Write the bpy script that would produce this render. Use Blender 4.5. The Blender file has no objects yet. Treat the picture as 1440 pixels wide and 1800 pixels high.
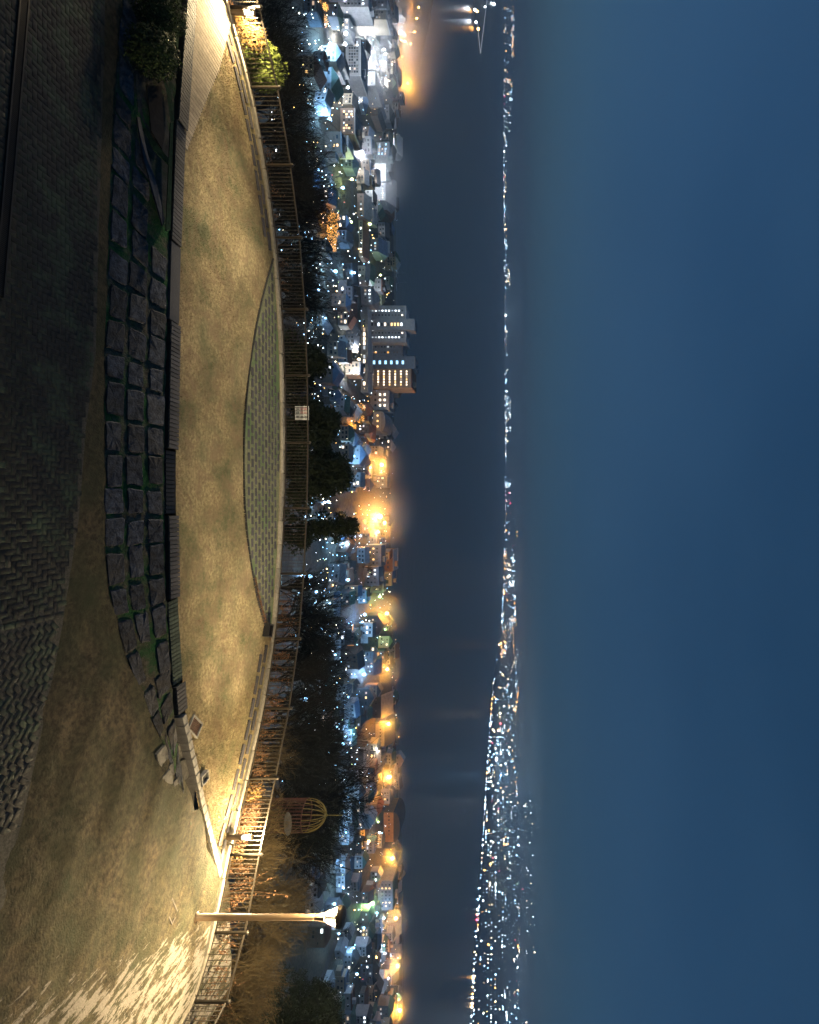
import bpy, math, random
import numpy as np
from mathutils import Vector, Matrix

random.seed(7)
rng = np.random.default_rng(7)
SC = bpy.context.scene
COL = SC.collection
R = math.radians

# ------------------------------------------------------------------ camera
# The picture is a landscape view turned on its side: world up = image right.
F = 982.0       # focal length in photograph pixels (photo 1440 x 1800)
HZ = 897.0      # image column of the horizon
HC = 9.5        # camera height above the lawn
cam_d = bpy.data.cameras.new('camera')
cam = bpy.data.objects.new('camera', cam_d); COL.objects.link(cam)
cam_d.sensor_fit = 'VERTICAL'; cam_d.sensor_height = 36.0
cam_d.lens = F / 1800 * 36.0
cam_d.shift_x = (720 - HZ) / 1800.0
cam_d.clip_start = 0.1; cam_d.clip_end = 40000
cam.matrix_world = Matrix(((0, -1, 0, 0), (0, 0, -1, 0), (1, 0, 0, HC), (0, 0, 0, 1)))
SC.camera = cam

# ------------------------------------------------------------------ world, moon, exposure
HAZE = 0.0002
SUN_EL, SUN_AZ = 30.0, -75.0       # azimuth measured from +Y towards +X
world = bpy.data.worlds.new('World'); SC.world = world; world.use_nodes = True
wn = world.node_tree.nodes; wl = world.node_tree.links; wn.clear()
sky = wn.new('ShaderNodeTexSky'); sky.sky_type = 'NISHITA'; sky.sun_disc = False
sky.sun_elevation = R(SUN_EL); sky.sun_rotation = R(SUN_AZ)
sky.air_density = 1.0; sky.dust_density = 0.4; sky.ozone_density = 3.0; sky.altitude = 100
bg = wn.new('ShaderNodeBackground'); bg.inputs['Strength'].default_value = 1.0
wo = wn.new('ShaderNodeOutputWorld')
tint = wn.new('ShaderNodeMixRGB'); tint.blend_type = 'MULTIPLY'; tint.inputs[0].default_value = 1.0; tint.inputs[2].default_value = (0.44 * .0115, 0.82 * .0115, 1.2 * .0115, 1)
wl.new(sky.outputs[0], tint.inputs[1]); glow = wn.new('ShaderNodeMixRGB'); glow.blend_type = 'ADD'; glow.inputs[0].default_value = 1.0; glow.inputs[2].default_value = (0.0062, 0.036, 0.078, 1)   # town-lit night sky
wtc = wn.new('ShaderNodeTexCoord'); wno = wn.new('ShaderNodeTexNoise'); wno.inputs['Scale'].default_value = 1.7; wno.inputs['Detail'].default_value = 4; wno.inputs['Roughness'].default_value = 0.45
wmp = wn.new('ShaderNodeMapping'); wmp.inputs['Scale'].default_value = (1, 1, 2.6); wl.new(wtc.outputs['Generated'], wmp.inputs[0]); wl.new(wmp.outputs[0], wno.inputs['Vector'])
wcr = wn.new('ShaderNodeValToRGB'); wcr.color_ramp.elements[0].position = 0.30; wcr.color_ramp.elements[1].position = 0.72      # thin uneven veil of cloud lit from the city
wcr.color_ramp.elements[0].color = (0.0048, 0.0255, 0.057, 1); wcr.color_ramp.elements[1].color = (0.0120, 0.0405, 0.080, 1); wl.new(wno.outputs['Fac'], wcr.inputs[0]); wl.new(wcr.outputs[0], glow.inputs[2])
wl.new(tint.outputs[0], glow.inputs[1]); wl.new(glow.outputs[0], bg.inputs['Color']); wl.new(bg.outputs[0], wo.inputs['Surface'])

sd = bpy.data.lights.new('moon', 'SUN'); sun = bpy.data.objects.new('moon', sd); COL.objects.link(sun)
sd.energy = 0.28; sd.angle = R(1.5); sd.color = (0.80, 0.90, 1.0)
_e, _a = R(SUN_EL), R(SUN_AZ)
to_sun = Vector((math.cos(_e) * math.sin(_a), math.cos(_e) * math.cos(_a), math.sin(_e)))
sun.rotation_euler = to_sun.to_track_quat('Z', 'Y').to_euler()

vs = SC.view_settings
vs.view_transform = 'Standard'; vs.look = 'None'; vs.exposure = 0.0; vs.gamma = 1.0; vs.use_curve_mapping = False
cy = SC.cycles
cy.use_denoising = True
cy.max_bounces = 3; cy.diffuse_bounces = 1; cy.glossy_bounces = 1; cy.transmission_bounces = 1
cy.volume_bounces = 0; cy.transparent_max_bounces = 6
cy.sample_clamp_indirect = 2.0; cy.sample_clamp_direct = 0.0
cy.use_light_tree = True
cy.caustics_reflective = False; cy.caustics_refractive = False

# ------------------------------------------------------------------ helpers
def P(x, y, Y):
    """world point seen at photo pixel (x, y) at depth Y"""
    return Vector(((y - 900) * Y / F, Y, HC + (x - HZ) * Y / F))
def Gz(x, y, z=0.0):
    """world point at photo pixel on the level z"""
    Y = (HC - z) * F / (HZ - x)
    return Vector(((y - 900) * Y / F, Y, z))
def px(X, Y, Z):
    return HZ + F * (Z - HC) / Y, 900 + F * X / Y
def lerp(a, b, t): return a + (b - a) * t
def sstep(a, b, x):
    t = np.clip((np.asarray(x, float) - a) / (b - a), 0, 1); return t * t * (3 - 2 * t)

def tag(o, label=None, cat=None, group=None, kind=None):
    if label: o['label'] = label
    if cat: o['category'] = cat
    if group: o['group'] = group
    if kind: o['kind'] = kind
    return o
def empty(name, loc, rz=0.0, label=None, cat=None, group=None):
    o = bpy.data.objects.new(name, None); COL.objects.link(o)
    o.location = loc; o.rotation_euler = (0, 0, rz); o.empty_display_size = 0.2
    return tag(o, label, cat, group)
def link(name, me, parent=None, loc=(0, 0, 0), rot=(0, 0, 0), scale=(1, 1, 1)):
    o = bpy.data.objects.new(name, me); COL.objects.link(o)
    o.location = loc; o.rotation_euler = rot; o.scale = scale
    if parent is not None: o.parent = parent
    return o
def wparent(o, parent):
    """parent a mesh that was built in world coordinates"""
    o.parent = parent
    o.matrix_parent_inverse = (Matrix.Translation(parent.location) @ parent.rotation_euler.to_matrix().to_4x4()).inverted()
    return o

class MB:
    def __init__(s): s.v = []; s.f = []; s.smooth = False
    def add(s, vs, fs):
        b = len(s.v); s.v.extend([tuple(p) for p in vs]); s.f.extend([tuple(b + i for i in f) for f in fs]); return s
    def box(s, c, d, rz=0.0, M=None):
        x, y, z = d[0] / 2, d[1] / 2, d[2] / 2
        vs = [(-x, -y, -z), (x, -y, -z), (x, y, -z), (-x, y, -z), (-x, -y, z), (x, -y, z), (x, y, z), (-x, y, z)]
        if M is not None: vs = [tuple(M @ Vector(p)) for p in vs]
        elif rz:
            cc, ss = math.cos(rz), math.sin(rz); vs = [(p[0] * cc - p[1] * ss, p[0] * ss + p[1] * cc, p[2]) for p in vs]
        vs = [(p[0] + c[0], p[1] + c[1], p[2] + c[2]) for p in vs]
        return s.add(vs, [(3, 2, 1, 0), (4, 5, 6, 7), (0, 1, 5, 4), (1, 2, 6, 5), (2, 3, 7, 6), (3, 0, 4, 7)])
    def prism(s, top, depth, inset=0.0, dirv=(0, 0, -1)):
        """polygon top (ccw) extruded along dirv; a small bevelled rim"""
        top = [Vector(p) for p in top]; n = len(top); c = sum(top, Vector()) / n; d = Vector(dirv)
        if inset > 0:
            ins = [p + (c - p).normalized() * inset for p in top]
            rim = [p + d * inset * 0.7 for p in top]
            bot = [p + d * depth for p in top]
            fs = [tuple(range(n))] + [(i, n + i, n + (i + 1) % n, (i + 1) % n) for i in range(n)] + [(n + i, 2 * n + i, 2 * n + (i + 1) % n, n + (i + 1) % n) for i in range(n)]
            return s.add(ins + rim + bot, fs)
        bot = [p + d * depth for p in top]
        return s.add(top + bot, [tuple(range(n)), tuple(reversed(range(n, 2 * n)))] + [(i, n + i, n + (i + 1) % n, (i + 1) % n) for i in range(n)])
    def tube(s, pts, rad, n=6, cap=True):
        pts = [Vector(p) for p in pts]; m = len(pts)
        if not hasattr(rad, '__len__'): rad = [rad] * m
        vs = []
        for i, p in enumerate(pts):
            t = (pts[min(i + 1, m - 1)] - pts[max(i - 1, 0)])
            if t.length < 1e-9: t = Vector((0, 0, 1))
            t.normalize()
            a = t.cross(Vector((0, 0, 1)) if abs(t.z) < 0.9 else Vector((1, 0, 0))).normalized(); b = t.cross(a)
            for k in range(n):
                an = 2 * math.pi * k / n
                vs.append(p + (a * math.cos(an) + b * math.sin(an)) * rad[i])
        fs = []
        for i in range(m - 1):
            for k in range(n):
                k2 = (k + 1) % n
                fs.append((i * n + k, (i + 1) * n + k, (i + 1) * n + k2, i * n + k2))
        if cap and n > 2: fs.append(tuple(range(n))); fs.append(tuple(reversed(range((m - 1) * n, m * n))))
        return s.add(vs, fs)
    def lathe(s, prof, c=(0, 0, 0), n=16):
        vs = []; m = len(prof)
        for r, z in prof:
            for k in range(n):
                a = 2 * math.pi * k / n; vs.append((c[0] + r * math.cos(a), c[1] + r * math.sin(a), c[2] + z))
        fs = []
        for i in range(m - 1):
            for k in range(n):
                k2 = (k + 1) % n; fs.append((i * n + k, i * n + k2, (i + 1) * n + k2, (i + 1) * n + k))
        fs.append(tuple(reversed(range(n)))); fs.append(tuple(range((m - 1) * n, m * n)))
        return s.add(vs, fs)
    def ball(s, c, r, n=8, m=5):
        prof = [(max(r * math.sin(math.pi * i / m), r * 0.02), -r * math.cos(math.pi * i / m)) for i in range(m + 1)]
        return s.lathe(prof, c, n)
    def mesh(s, name, mat, smooth=False):
        me = bpy.data.meshes.new(name); me.from_pydata(s.v, [], s.f)
        if mat is not None: me.materials.append(mat)
        if smooth: me.polygons.foreach_set('use_smooth', [True] * len(me.polygons))
        me.update(); return me
    def build(s, name, mat, parent=None, world=True, smooth=False):
        o = link(name, s.mesh(name, mat, smooth))
        if parent is not None:
            if world: wparent(o, parent)
            else: o.parent = parent
        return o

def np_mesh(name, verts, faces, mat, smooth=False):
    """verts (n,3), faces (m,k) arrays"""
    verts = np.asarray(verts, np.float32); faces = np.asarray(faces, np.int32); m, k = faces.shape
    me = bpy.data.meshes.new(name)
    me.vertices.add(len(verts)); me.vertices.foreach_set('co', verts.ravel())
    me.loops.add(m * k); me.loops.foreach_set('vertex_index', faces.ravel())
    me.polygons.add(m); me.polygons.foreach_set('loop_start', np.arange(0, m * k, k, dtype=np.int32))
    try: me.polygons.foreach_set('loop_total', np.full(m, k, np.int32))
    except Exception: pass
    if mat is not None: me.materials.append(mat)
    if smooth: me.polygons.foreach_set('use_smooth', np.ones(m, bool))
    me.update(calc_edges=True); me.validate(); return me
def grid_mesh(name, X, Y, Z, mat, smooth=True):
    nr, nc = X.shape
    v = np.stack([X, Y, Z], -1).reshape(-1, 3)
    i = np.arange(nr * nc).reshape(nr, nc)
    f = np.stack([i[:-1, :-1], i[:-1, 1:], i[1:, 1:], i[1:, :-1]], -1).reshape(-1, 4)
    return np_mesh(name, v, f, mat, smooth)

# ------------------------------------------------------------------ materials
MATS = {}
def mat(name, c1, c2=None, scale=6.0, rough=0.8, metal=0.0, bump=0.0, bscale=None, c3=None, s3=0.7, stretch=None, spec=0.3, contrast=(0.35, 0.65), rand=0.0, r3=(0.48, 0.62), post=None):
    if name in MATS: return MATS[name]
    m = bpy.data.materials.new(name); m.use_nodes = True; nt = m.node_tree; n = nt.nodes; l = nt.links
    b = n['Principled BSDF']; b.inputs['Roughness'].default_value = rough; b.inputs['Metallic'].default_value = metal
    b.inputs['Specular IOR Level'].default_value = spec
    tc = n.new('ShaderNodeTexCoord'); src = tc.outputs['Object']
    if stretch:
        mp = n.new('ShaderNodeMapping'); mp.inputs['Scale'].default_value = stretch; l.new(src, mp.inputs[0]); src = mp.outputs[0]
    c2 = c2 or tuple(v * 0.65 for v in c1)
    no = n.new('ShaderNodeTexNoise'); no.inputs['Scale'].default_value = scale; no.inputs['Detail'].default_value = 6; no.inputs['Roughness'].default_value = 0.65
    l.new(src, no.inputs['Vector'])
    cr = n.new('ShaderNodeValToRGB'); cr.color_ramp.elements[0].position = contrast[0]; cr.color_ramp.elements[1].position = contrast[1]
    cr.color_ramp.elements[0].color = (*c2, 1); cr.color_ramp.elements[1].color = (*c1, 1)
    l.new(no.outputs['Fac'], cr.inputs[0]); out = cr.outputs[0]
    if c3:
        n3 = n.new('ShaderNodeTexNoise'); n3.inputs['Scale'].default_value = s3; n3.inputs['Detail'].default_value = 4
        l.new(src, n3.inputs['Vector'])
        q3 = n.new('ShaderNodeValToRGB'); q3.color_ramp.elements[0].position = r3[0]; q3.color_ramp.elements[1].position = r3[1]; n3.inputs['Detail'].default_value = 9; n3.inputs['Roughness'].default_value = 0.7
        l.new(n3.outputs['Fac'], q3.inputs[0])
        mx = n.new('ShaderNodeMixRGB'); l.new(q3.outputs[0], mx.inputs[0]); l.new(out, mx.inputs[1]); mx.inputs[2].default_value = (*c3, 1); out = mx.outputs[0]
    if post: out = post(n, l, tc, out)
    if rand:
        oi = n.new('ShaderNodeObjectInfo'); mr = n.new('ShaderNodeMapRange')
        mr.inputs[3].default_value = 1 - rand; mr.inputs[4].default_value = 1 + rand; l.new(oi.outputs['Random'], mr.inputs[0])
        hv = n.new('ShaderNodeHueSaturation'); l.new(mr.outputs[0], hv.inputs['Value']); l.new(out, hv.inputs['Color']); out = hv.outputs[0]
    l.new(out, b.inputs['Base Color'])
    if bump:
        nb = n.new('ShaderNodeTexNoise'); nb.inputs['Scale'].default_value = bscale or scale * 3; nb.inputs['Detail'].default_value = 5
        l.new(src, nb.inputs['Vector'])
        bp = n.new('ShaderNodeBump'); bp.inputs['Strength'].default_value = bump; bp.inputs['Distance'].default_value = 0.03
        l.new(nb.outputs['Fac'], bp.inputs['Height']); l.new(bp.outputs[0], b.inputs['Normal'])
    MATS[name] = m; return m
def emit(name, col, s, sample=False):
    if name in MATS: return MATS[name]
    m = bpy.data.materials.new(name); m.use_nodes = True; n = m.node_tree.nodes; b = n['Principled BSDF']
    b.inputs['Base Color'].default_value = (0.3, 0.3, 0.3, 1); b.inputs['Emission Color'].default_value = (*col, 1); b.inputs['Emission Strength'].default_value = s
    m.cycles.emission_sampling = 'FRONT' if sample else 'NONE'
    MATS[name] = m; return m

def worn(n, l, tc, out):
    # browner, trampled patches of the turf
    no = n.new('ShaderNodeTexNoise'); no.inputs['Scale'].default_value = 1.3; no.inputs['Detail'].default_value = 8; no.inputs['Roughness'].default_value = 0.7; no.inputs['Distortion'].default_value = 0.6
    mp = n.new('ShaderNodeMapping'); mp.inputs['Location'].default_value = (31, 7, 0); l.new(tc.outputs['Object'], mp.inputs[0]); l.new(mp.outputs[0], no.inputs['Vector'])
    cr = n.new('ShaderNodeValToRGB'); cr.color_ramp.elements[0].position = 0.46; cr.color_ramp.elements[1].position = 0.7; l.new(no.outputs['Fac'], cr.inputs[0])
    mx = n.new('ShaderNodeMixRGB'); l.new(cr.outputs[0], mx.inputs[0]); l.new(out, mx.inputs[1]); mx.inputs[2].default_value = (0.21, 0.145, 0.085, 1); return mx.outputs[0]
M_lawn = mat('lawn_straw', (0.44, 0.35, 0.19), (0.19, 0.15, 0.075), 9, 0.95, bump=0.8, bscale=40, c3=(0.10, 0.105, 0.05), s3=0.5, contrast=(0.34, 0.66), r3=(0.42, 0.66), post=worn)
M_blade = mat('dry_blade', (0.50, 0.40, 0.22), (0.19, 0.15, 0.075), 9, 0.9, c3=(0.10, 0.115, 0.05), s3=0.5, r3=(0.42, 0.66), post=worn)
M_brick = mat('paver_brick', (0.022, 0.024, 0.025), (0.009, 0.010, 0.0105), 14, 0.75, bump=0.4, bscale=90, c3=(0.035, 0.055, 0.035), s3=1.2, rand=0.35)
M_joint = mat('sandy_joint', (0.095, 0.092, 0.08), (0.04, 0.039, 0.034), 20, 0.95, bump=0.5)
def frost(n, l, tc, out):
    # dry whitish flakes trodden into the soil at the right-hand end
    mp = n.new('ShaderNodeMapping'); mp.inputs['Rotation'].default_value = (0, 0, 0.15); mp.inputs['Scale'].default_value = (3.6, 1.0, 1.0); l.new(tc.outputs['Object'], mp.inputs[0])
    no = n.new('ShaderNodeTexNoise'); no.inputs['Scale'].default_value = 1.6; no.inputs['Detail'].default_value = 9; no.inputs['Roughness'].default_value = 0.72; l.new(mp.outputs[0], no.inputs['Vector'])
    sx = n.new('ShaderNodeSeparateXYZ'); l.new(tc.outputs['Object'], sx.inputs[0])
    mr = n.new('ShaderNodeMapRange'); mr.inputs[1].default_value = 3.2; mr.inputs[2].default_value = 4.6; mr.inputs[3].default_value = -0.2; mr.inputs[4].default_value = 0.045
    qq = n.new('ShaderNodeMath'); qq.operation = 'MULTIPLY_ADD'; qq.inputs[1].default_value = -0.5; l.new(sx.outputs[1], qq.inputs[0]); l.new(sx.outputs[0], qq.inputs[2]); l.new(qq.outputs[0], mr.inputs[0])
    ad = n.new('ShaderNodeMath'); ad.operation = 'ADD'; l.new(no.outputs['Fac'], ad.inputs[0]); l.new(mr.outputs[0], ad.inputs[1])
    cr = n.new('ShaderNodeValToRGB'); cr.color_ramp.elements[0].position = 0.52; cr.color_ramp.elements[1].position = 0.56; l.new(ad.outputs[0], cr.inputs[0])
    mx = n.new('ShaderNodeMixRGB'); l.new(cr.outputs[0], mx.inputs[0]); l.new(out, mx.inputs[1]); mx.inputs[2].default_value = (0.20, 0.185, 0.16, 1); return mx.outputs[0]
M_soil = mat('trodden_soil', (0.105, 0.083, 0.05), (0.026, 0.022, 0.014), 7, 0.97, bump=1.0, bscale=22, c3=(0.035, 0.042, 0.022), s3=0.8, r3=(0.38, 0.7), post=frost)
M_stone = mat('wall_stone', (0.095, 0.106, 0.13), (0.026, 0.029, 0.037), 7, 0.85, bump=0.9, bscale=22, rand=0.35, c3=(0.085, 0.075, 0.058), s3=0.8, r3=(0.45, 0.75))
M_mortar = mat('mossy_mortar', (0.14, 0.125, 0.095), (0.05, 0.046, 0.032), 8, 0.95, bump=0.9, bscale=25, c3=(0.022, 0.10, 0.03), s3=1.1, r3=(0.42, 0.58))
M_concrete = mat('concrete', (0.30, 0.29, 0.26), (0.18, 0.17, 0.155), 5, 0.9, bump=0.4, bscale=40)
M_mosscon = mat('mossy_concrete', (0.085, 0.085, 0.08), (0.04, 0.04, 0.038), 4, 0.9, bump=0.5, bscale=30, c3=(0.015, 0.05, 0.022), s3=1.3)
M_moss = mat('moss', (0.02, 0.065, 0.03), (0.01, 0.025, 0.013), 10, 0.95, bump=0.8, bscale=50)
M_darkstrip = mat('blue_grey_slate', (0.05, 0.06, 0.085), (0.025, 0.03, 0.045), 5, 0.6, bump=0.3)
M_slat = mat('bench_slat', (0.075, 0.075, 0.08), (0.04, 0.04, 0.044), 8, 0.7, bump=0.3, stretch=(1, 8, 1), rand=0.25)
M_dark = mat('dark_metal', (0.02, 0.02, 0.022), (0.012, 0.012, 0.013), 10, 0.5)
M_rail = mat('railing_paint', (0.042, 0.034, 0.024), (0.026, 0.021, 0.016), 12, 0.5, spec=0.4)
M_post = mat('lamp_bronze', (0.11, 0.076, 0.045), (0.075, 0.052, 0.031), 9, 0.45, spec=0.4, stretch=(1, 1, 0.2))
M_slab = mat('paving_slab', (0.07, 0.066, 0.075), (0.04, 0.038, 0.043), 10, 0.85, bump=0.4, bscale=50, rand=0.25)
M_kerbslab = mat('kerb_slab', (0.26, 0.24, 0.20), (0.16, 0.15, 0.12), 7, 0.9, bump=0.4, bscale=40, rand=0.2)
M_gravel = mat('crescent_turf', (0.22, 0.21, 0.13), (0.10, 0.12, 0.06), 10, 0.95, bump=0.8, bscale=45, c3=(0.09, 0.15, 0.06), s3=0.5)
M_bark = mat('bark', (0.025, 0.021, 0.018), (0.01, 0.009, 0.008), 10, 0.95)
M_ever = mat('evergreen_leaf', (0.035, 0.05, 0.02), (0.012, 0.02, 0.008), 2.5, 0.8)
M_shrub = mat('box_leaf', (0.04, 0.075, 0.018), (0.012, 0.022, 0.006), 5, 0.75)
M_autumn = mat('autumn_leaf', (0.24, 0.145, 0.04), (0.11, 0.06, 0.02), 4, 0.8)
M_limeleaf = mat('lime_leaf', (0.13, 0.16, 0.028), (0.05, 0.075, 0.014), 5, 0.75)
M_seed = mat('dry_seed_head', (0.20, 0.105, 0.05), (0.09, 0.045, 0.022), 12, 0.9)
M_slope = mat('hillside', (0.10, 0.088, 0.065), (0.03, 0.027, 0.02), 0.6, 0.97, bump=1.0, bscale=3)
M_asphalt = mat('asphalt', (0.07, 0.07, 0.075), (0.04, 0.04, 0.045), 0.4, 0.9)
M_quay = mat('quay_concrete', (0.20, 0.19, 0.18), (0.12, 0.12, 0.115), 0.3, 0.9)

def sea_mat():
    m = bpy.data.materials.new('sea_water'); m.use_nodes = True; n = m.node_tree.nodes; l = m.node_tree.links; b = n['Principled BSDF']
    b.inputs['Base Color'].default_value = (0.012, 0.02, 0.03, 1); b.inputs['Roughness'].default_value = 0.32; b.inputs['IOR'].default_value = 1.33
    tc = n.new('ShaderNodeTexCoord'); no = n.new('ShaderNodeTexNoise'); no.inputs['Scale'].default_value = 0.05; no.inputs['Detail'].default_value = 8
    l.new(tc.outputs['Object'], no.inputs['Vector']); bp = n.new('ShaderNodeBump'); bp.inputs['Strength'].default_value = 0.35; bp.inputs['Distance'].default_value = 1.2
    l.new(no.outputs['Fac'], bp.inputs['Height']); l.new(bp.outputs[0], b.inputs['Normal']); return m
M_sea = sea_mat()

# ------------------------------------------------------------------ terrace outline
EDGE = np.array([(-24, 9), (-22, 14), (-18.6, 17.3), (-17.0, 18.6), (-15.4, 20.3), (-13.3, 21.45), (-11, 22.35), (-8.3, 22.95), (-5.6, 23.2), (-3.0, 23.3), (0, 23.15), (3.46, 22.65),
                 (5.06, 22.25), (7.5, 21.3), (9.5, 20.1), (11.4, 18.75), (13.1, 17.9), (14.1, 17.2), (14.7, 16.3), (14.9, 15.2), (14.6, 13), (13.8, 9)], float)
def chaikin(p, k=2):
    for _ in range(k):
        q = [p[0]]
        for a, b in zip(p[:-1], p[1:]): q += [0.75 * a + 0.25 * b, 0.25 * a + 0.75 * b]
        q.append(p[-1]); p = np.array(q)
    return p
EDGE = chaikin(EDGE, 2)
_seg = np.r_[0, np.cumsum(np.linalg.norm(np.diff(EDGE, axis=0), axis=1))]
def edge_at(s, off=0.0):
    """point at arc length s, moved off metres outwards; and tangent angle"""
    x = np.interp(s, _seg, EDGE[:, 0]); y = np.interp(s, _seg, EDGE[:, 1])
    x2 = np.interp(s + .05, _seg, EDGE[:, 0]); y2 = np.interp(s + .05, _seg, EDGE[:, 1]); x1 = np.interp(s - .05, _seg, EDGE[:, 0]); y1 = np.interp(s - .05, _seg, EDGE[:, 1])
    t = np.array((x2 - x1, y2 - y1)); t /= np.linalg.norm(t) + 1e-9
    nrm = np.array((-t[1], t[0]))            # edge runs left to right, outside is to the left of travel
    return x + nrm[0] * off, y + nrm[1] * off, math.atan2(t[1], t[0])
def edge_s_near(X, Y):
    ss = np.linspace(0, _seg[-1], 900); xs = np.interp(ss, _seg, EDGE[:, 0]); ys = np.interp(ss, _seg, EDGE[:, 1])
    return ss[np.argmin((xs - X) ** 2 + (ys - Y) ** 2)]
def edge_dist(X, Y):
    """signed distance to the terrace edge (positive outside)"""
    X = np.asarray(X, float); Y = np.asarray(Y, float); sh = X.shape
    pts = np.stack([X.ravel(), Y.ravel()], -1); best = np.full(len(pts), 1e9)
    for a, b in zip(EDGE[:-1], EDGE[1:]):
        ab = b - a; t = np.clip(((pts - a) @ ab) / (ab @ ab), 0, 1); q = a + t[:, None] * ab
        best = np.minimum(best, np.linalg.norm(pts - q, axis=1))
    yf = np.interp(pts[:, 0], EDGE[1:-4, 0][np.argsort(EDGE[1:-4, 0])], EDGE[1:-4, 1][np.argsort(EDGE[1:-4, 0])])
    inside = (pts[:, 0] > -23.5) & (pts[:, 0] < 14.9) & (pts[:, 1] < yf)
    inside |= (pts[:, 1] < 9) & (pts[:, 0] > -24) & (pts[:, 0] < 13.8)
    return np.where(inside, -best, best).reshape(sh)
_coast_y = [-200, 0, 60, 150, 190, 240, 700, 800, 1000, 1300, 1500, 1800, 2000]
_coast_d = [860, 790, 735, 630, 540, 522, 522, 505, 500, 535, 552, 566, 575]
def coast_dist(X, Y):
    yy = 900 + F * np.asarray(X, float) / np.maximum(np.asarray(Y, float), 1.0)
    return np.interp(yy, _coast_y, _coast_d)
SEA_Z = -100.0
def ground_z(X, Y):
    X = np.asarray(X, float); Y = np.asarray(Y, float)
    d = edge_dist(X, Y)
    z = np.interp(d, [0, 0.6, 3, 7, 20, 40, 80, 180, 270, 330, 440, 560, 900], [-0.25, -0.5, -1.7, -3.6, -9.2, -17.2, -33.5, -68, -90, -95.5, -97.6, -98.2, -98.4])
    z = z + np.where(d > 1, 0.35 * np.sin(X * 0.7 + 1.3 * np.sin(Y * 0.31)) * np.cos(Y * 0.53) * np.clip((d - 1) / 6, 0, 1), 0)
    z = np.where(d <= 0, -1.6 + 0 * d, z)
    z = np.where(Y < 6, np.maximum(z, -1.6 + (6 - Y) * 0.16), z)
    over = Y - coast_dist(X, Y)
    z = np.where(over > 0, np.where(Y > 100, -98.4 - np.clip(over, 0, 30) * 0.5, z), z)
    return z
def ground_hit(x, y):
    """where the sight line of a photo pixel meets the hillside or the town"""
    Ys = np.linspace(26, 860, 1700); Xs = (y - 900) * Ys / F; Zs = HC + (x - HZ) * Ys / F
    g = ground_z(Xs, Ys); k = np.argmax(Zs < g)
    if Zs[k] >= g[k]: k = len(Ys) - 1
    return Vector((Xs[k], Ys[k], g[k]))

# hillside and town ground: one sheet
gy = np.r_[np.linspace(-160, 8, 14), np.linspace(10, 40, 61), np.linspace(41, 110, 60), np.linspace(112, 560, 90), np.linspace(565, 900, 40)]
gx = np.r_[np.linspace(-900, -120, 50), np.linspace(-112, -32, 40), np.linspace(-31, 31, 125), np.linspace(32, 112, 40), np.linspace(120, 900, 50)]
GX, GY = np.meshgrid(gx, gy)
hs = link('hillside', grid_mesh('hillside', GX, GY, ground_z(GX, GY), M_slope)); tag(hs, kind='structure')

# sea
b = MB(); b.add([(-12500, -240, SEA_Z), (12500, -240, SEA_Z), (12500, 14300, SEA_Z), (-12500, 14300, SEA_Z)], [(0, 1, 2, 3)])
tag(b.build('sea', M_sea), kind='structure')

# ------------------------------------------------------------------ lawn
def near_y(X):
    return np.interp(X, [-24, -17, -13.4, -10, -7, -2, 2, 5.8, 8, 9.6, 11.0, 11.9, 13.5, 15], [18.4, 17.0, 16.5, 16.2, 16.05, 15.86, 15.9, 16.3, 16.75, 17.2, 17.75, 18.2, 18.6, 18.8])
_nx = np.linspace(-26, 17, 870); _nraw = near_y(_nx); _kk = np.ones(41) / 41; _ns = np.convolve(np.pad(_nraw, 20, mode='edge'), _kk, 'valid')
def near_y(X): return np.interp(X, _nx, _ns)
_ei = np.argsort(EDGE[2:-10, 0])
def far_y(X): return np.interp(X, EDGE[2:-10, 0][_ei], EDGE[2:-10, 1][_ei])
lx = np.linspace(-18.6, 12.3, 240); tt = np.linspace(0, 1, 46)
LX = np.repeat(lx[None], 46, 0); LN = near_y(lx)[None]; LF = np.maximum(far_y(lx), near_y(lx) + 0.02)[None] - 0.02
LY = LN + (LF - LN) * tt[:, None]
LZ = 0.02 * np.sin(LX * 1.7 + LY) * np.cos(LY * 1.1) * np.sin(np.pi * tt)[:, None]
lawn = link('lawn', grid_mesh('lawn', LX, LY, LZ, M_lawn)); tag(lawn, kind='structure')

def crescent_in(X):   # inner rim of the paved crescent
    return np.interp(X, [-10.2, -9.0, -7.6, -5.5, -3.5, -1.5, 0.8, 2.6, 4.0, 5.1], [22.4, 21.75, 21.1, 20.4, 19.95, 19.85, 20.1, 20.7, 21.35, 22.1])
_cp = np.polyfit(np.linspace(-10.2, 5.1, 60), crescent_in(np.linspace(-10.2, 5.1, 60)), 4)
def crescent_in(X): return np.polyval(_cp, X)
def blades(name, n, sampler, mat_, h0, h1, w, parent=None, lean=0.6):
    p = sampler(n); n = len(p)
    h = rng.uniform(h0, h1, n); a = rng.uniform(0, 2 * np.pi, n); le = rng.uniform(0.1, lean, n) * h; la = rng.uniform(0, 2 * np.pi, n)
    dx = np.stack([np.cos(a), np.sin(a), np.zeros(n)], -1) * w
    tip = p + np.stack([np.cos(la) * le, np.sin(la) * le, h], -1)
    v = np.stack([p - dx, p + dx, tip], 1).reshape(-1, 3); f = np.arange(3 * n).reshape(-1, 3)
    o = link(name, np_mesh(name, v, f, mat_))
    return o
def lawn_pts(n):
    X = rng.uniform(-18.3, 12.2, n); a = near_y(X) + 0.02; bY = far_y(X) - 0.1
    Y = a + (bY - a) * rng.random(n); k = (bY > a + 0.1) & ~((X > -10) & (X < 5) & (Y > crescent_in(X)) & (rng.random(n) < 0.93))
    return np.stack([X, Y, np.zeros(n)], -1)[k]
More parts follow.
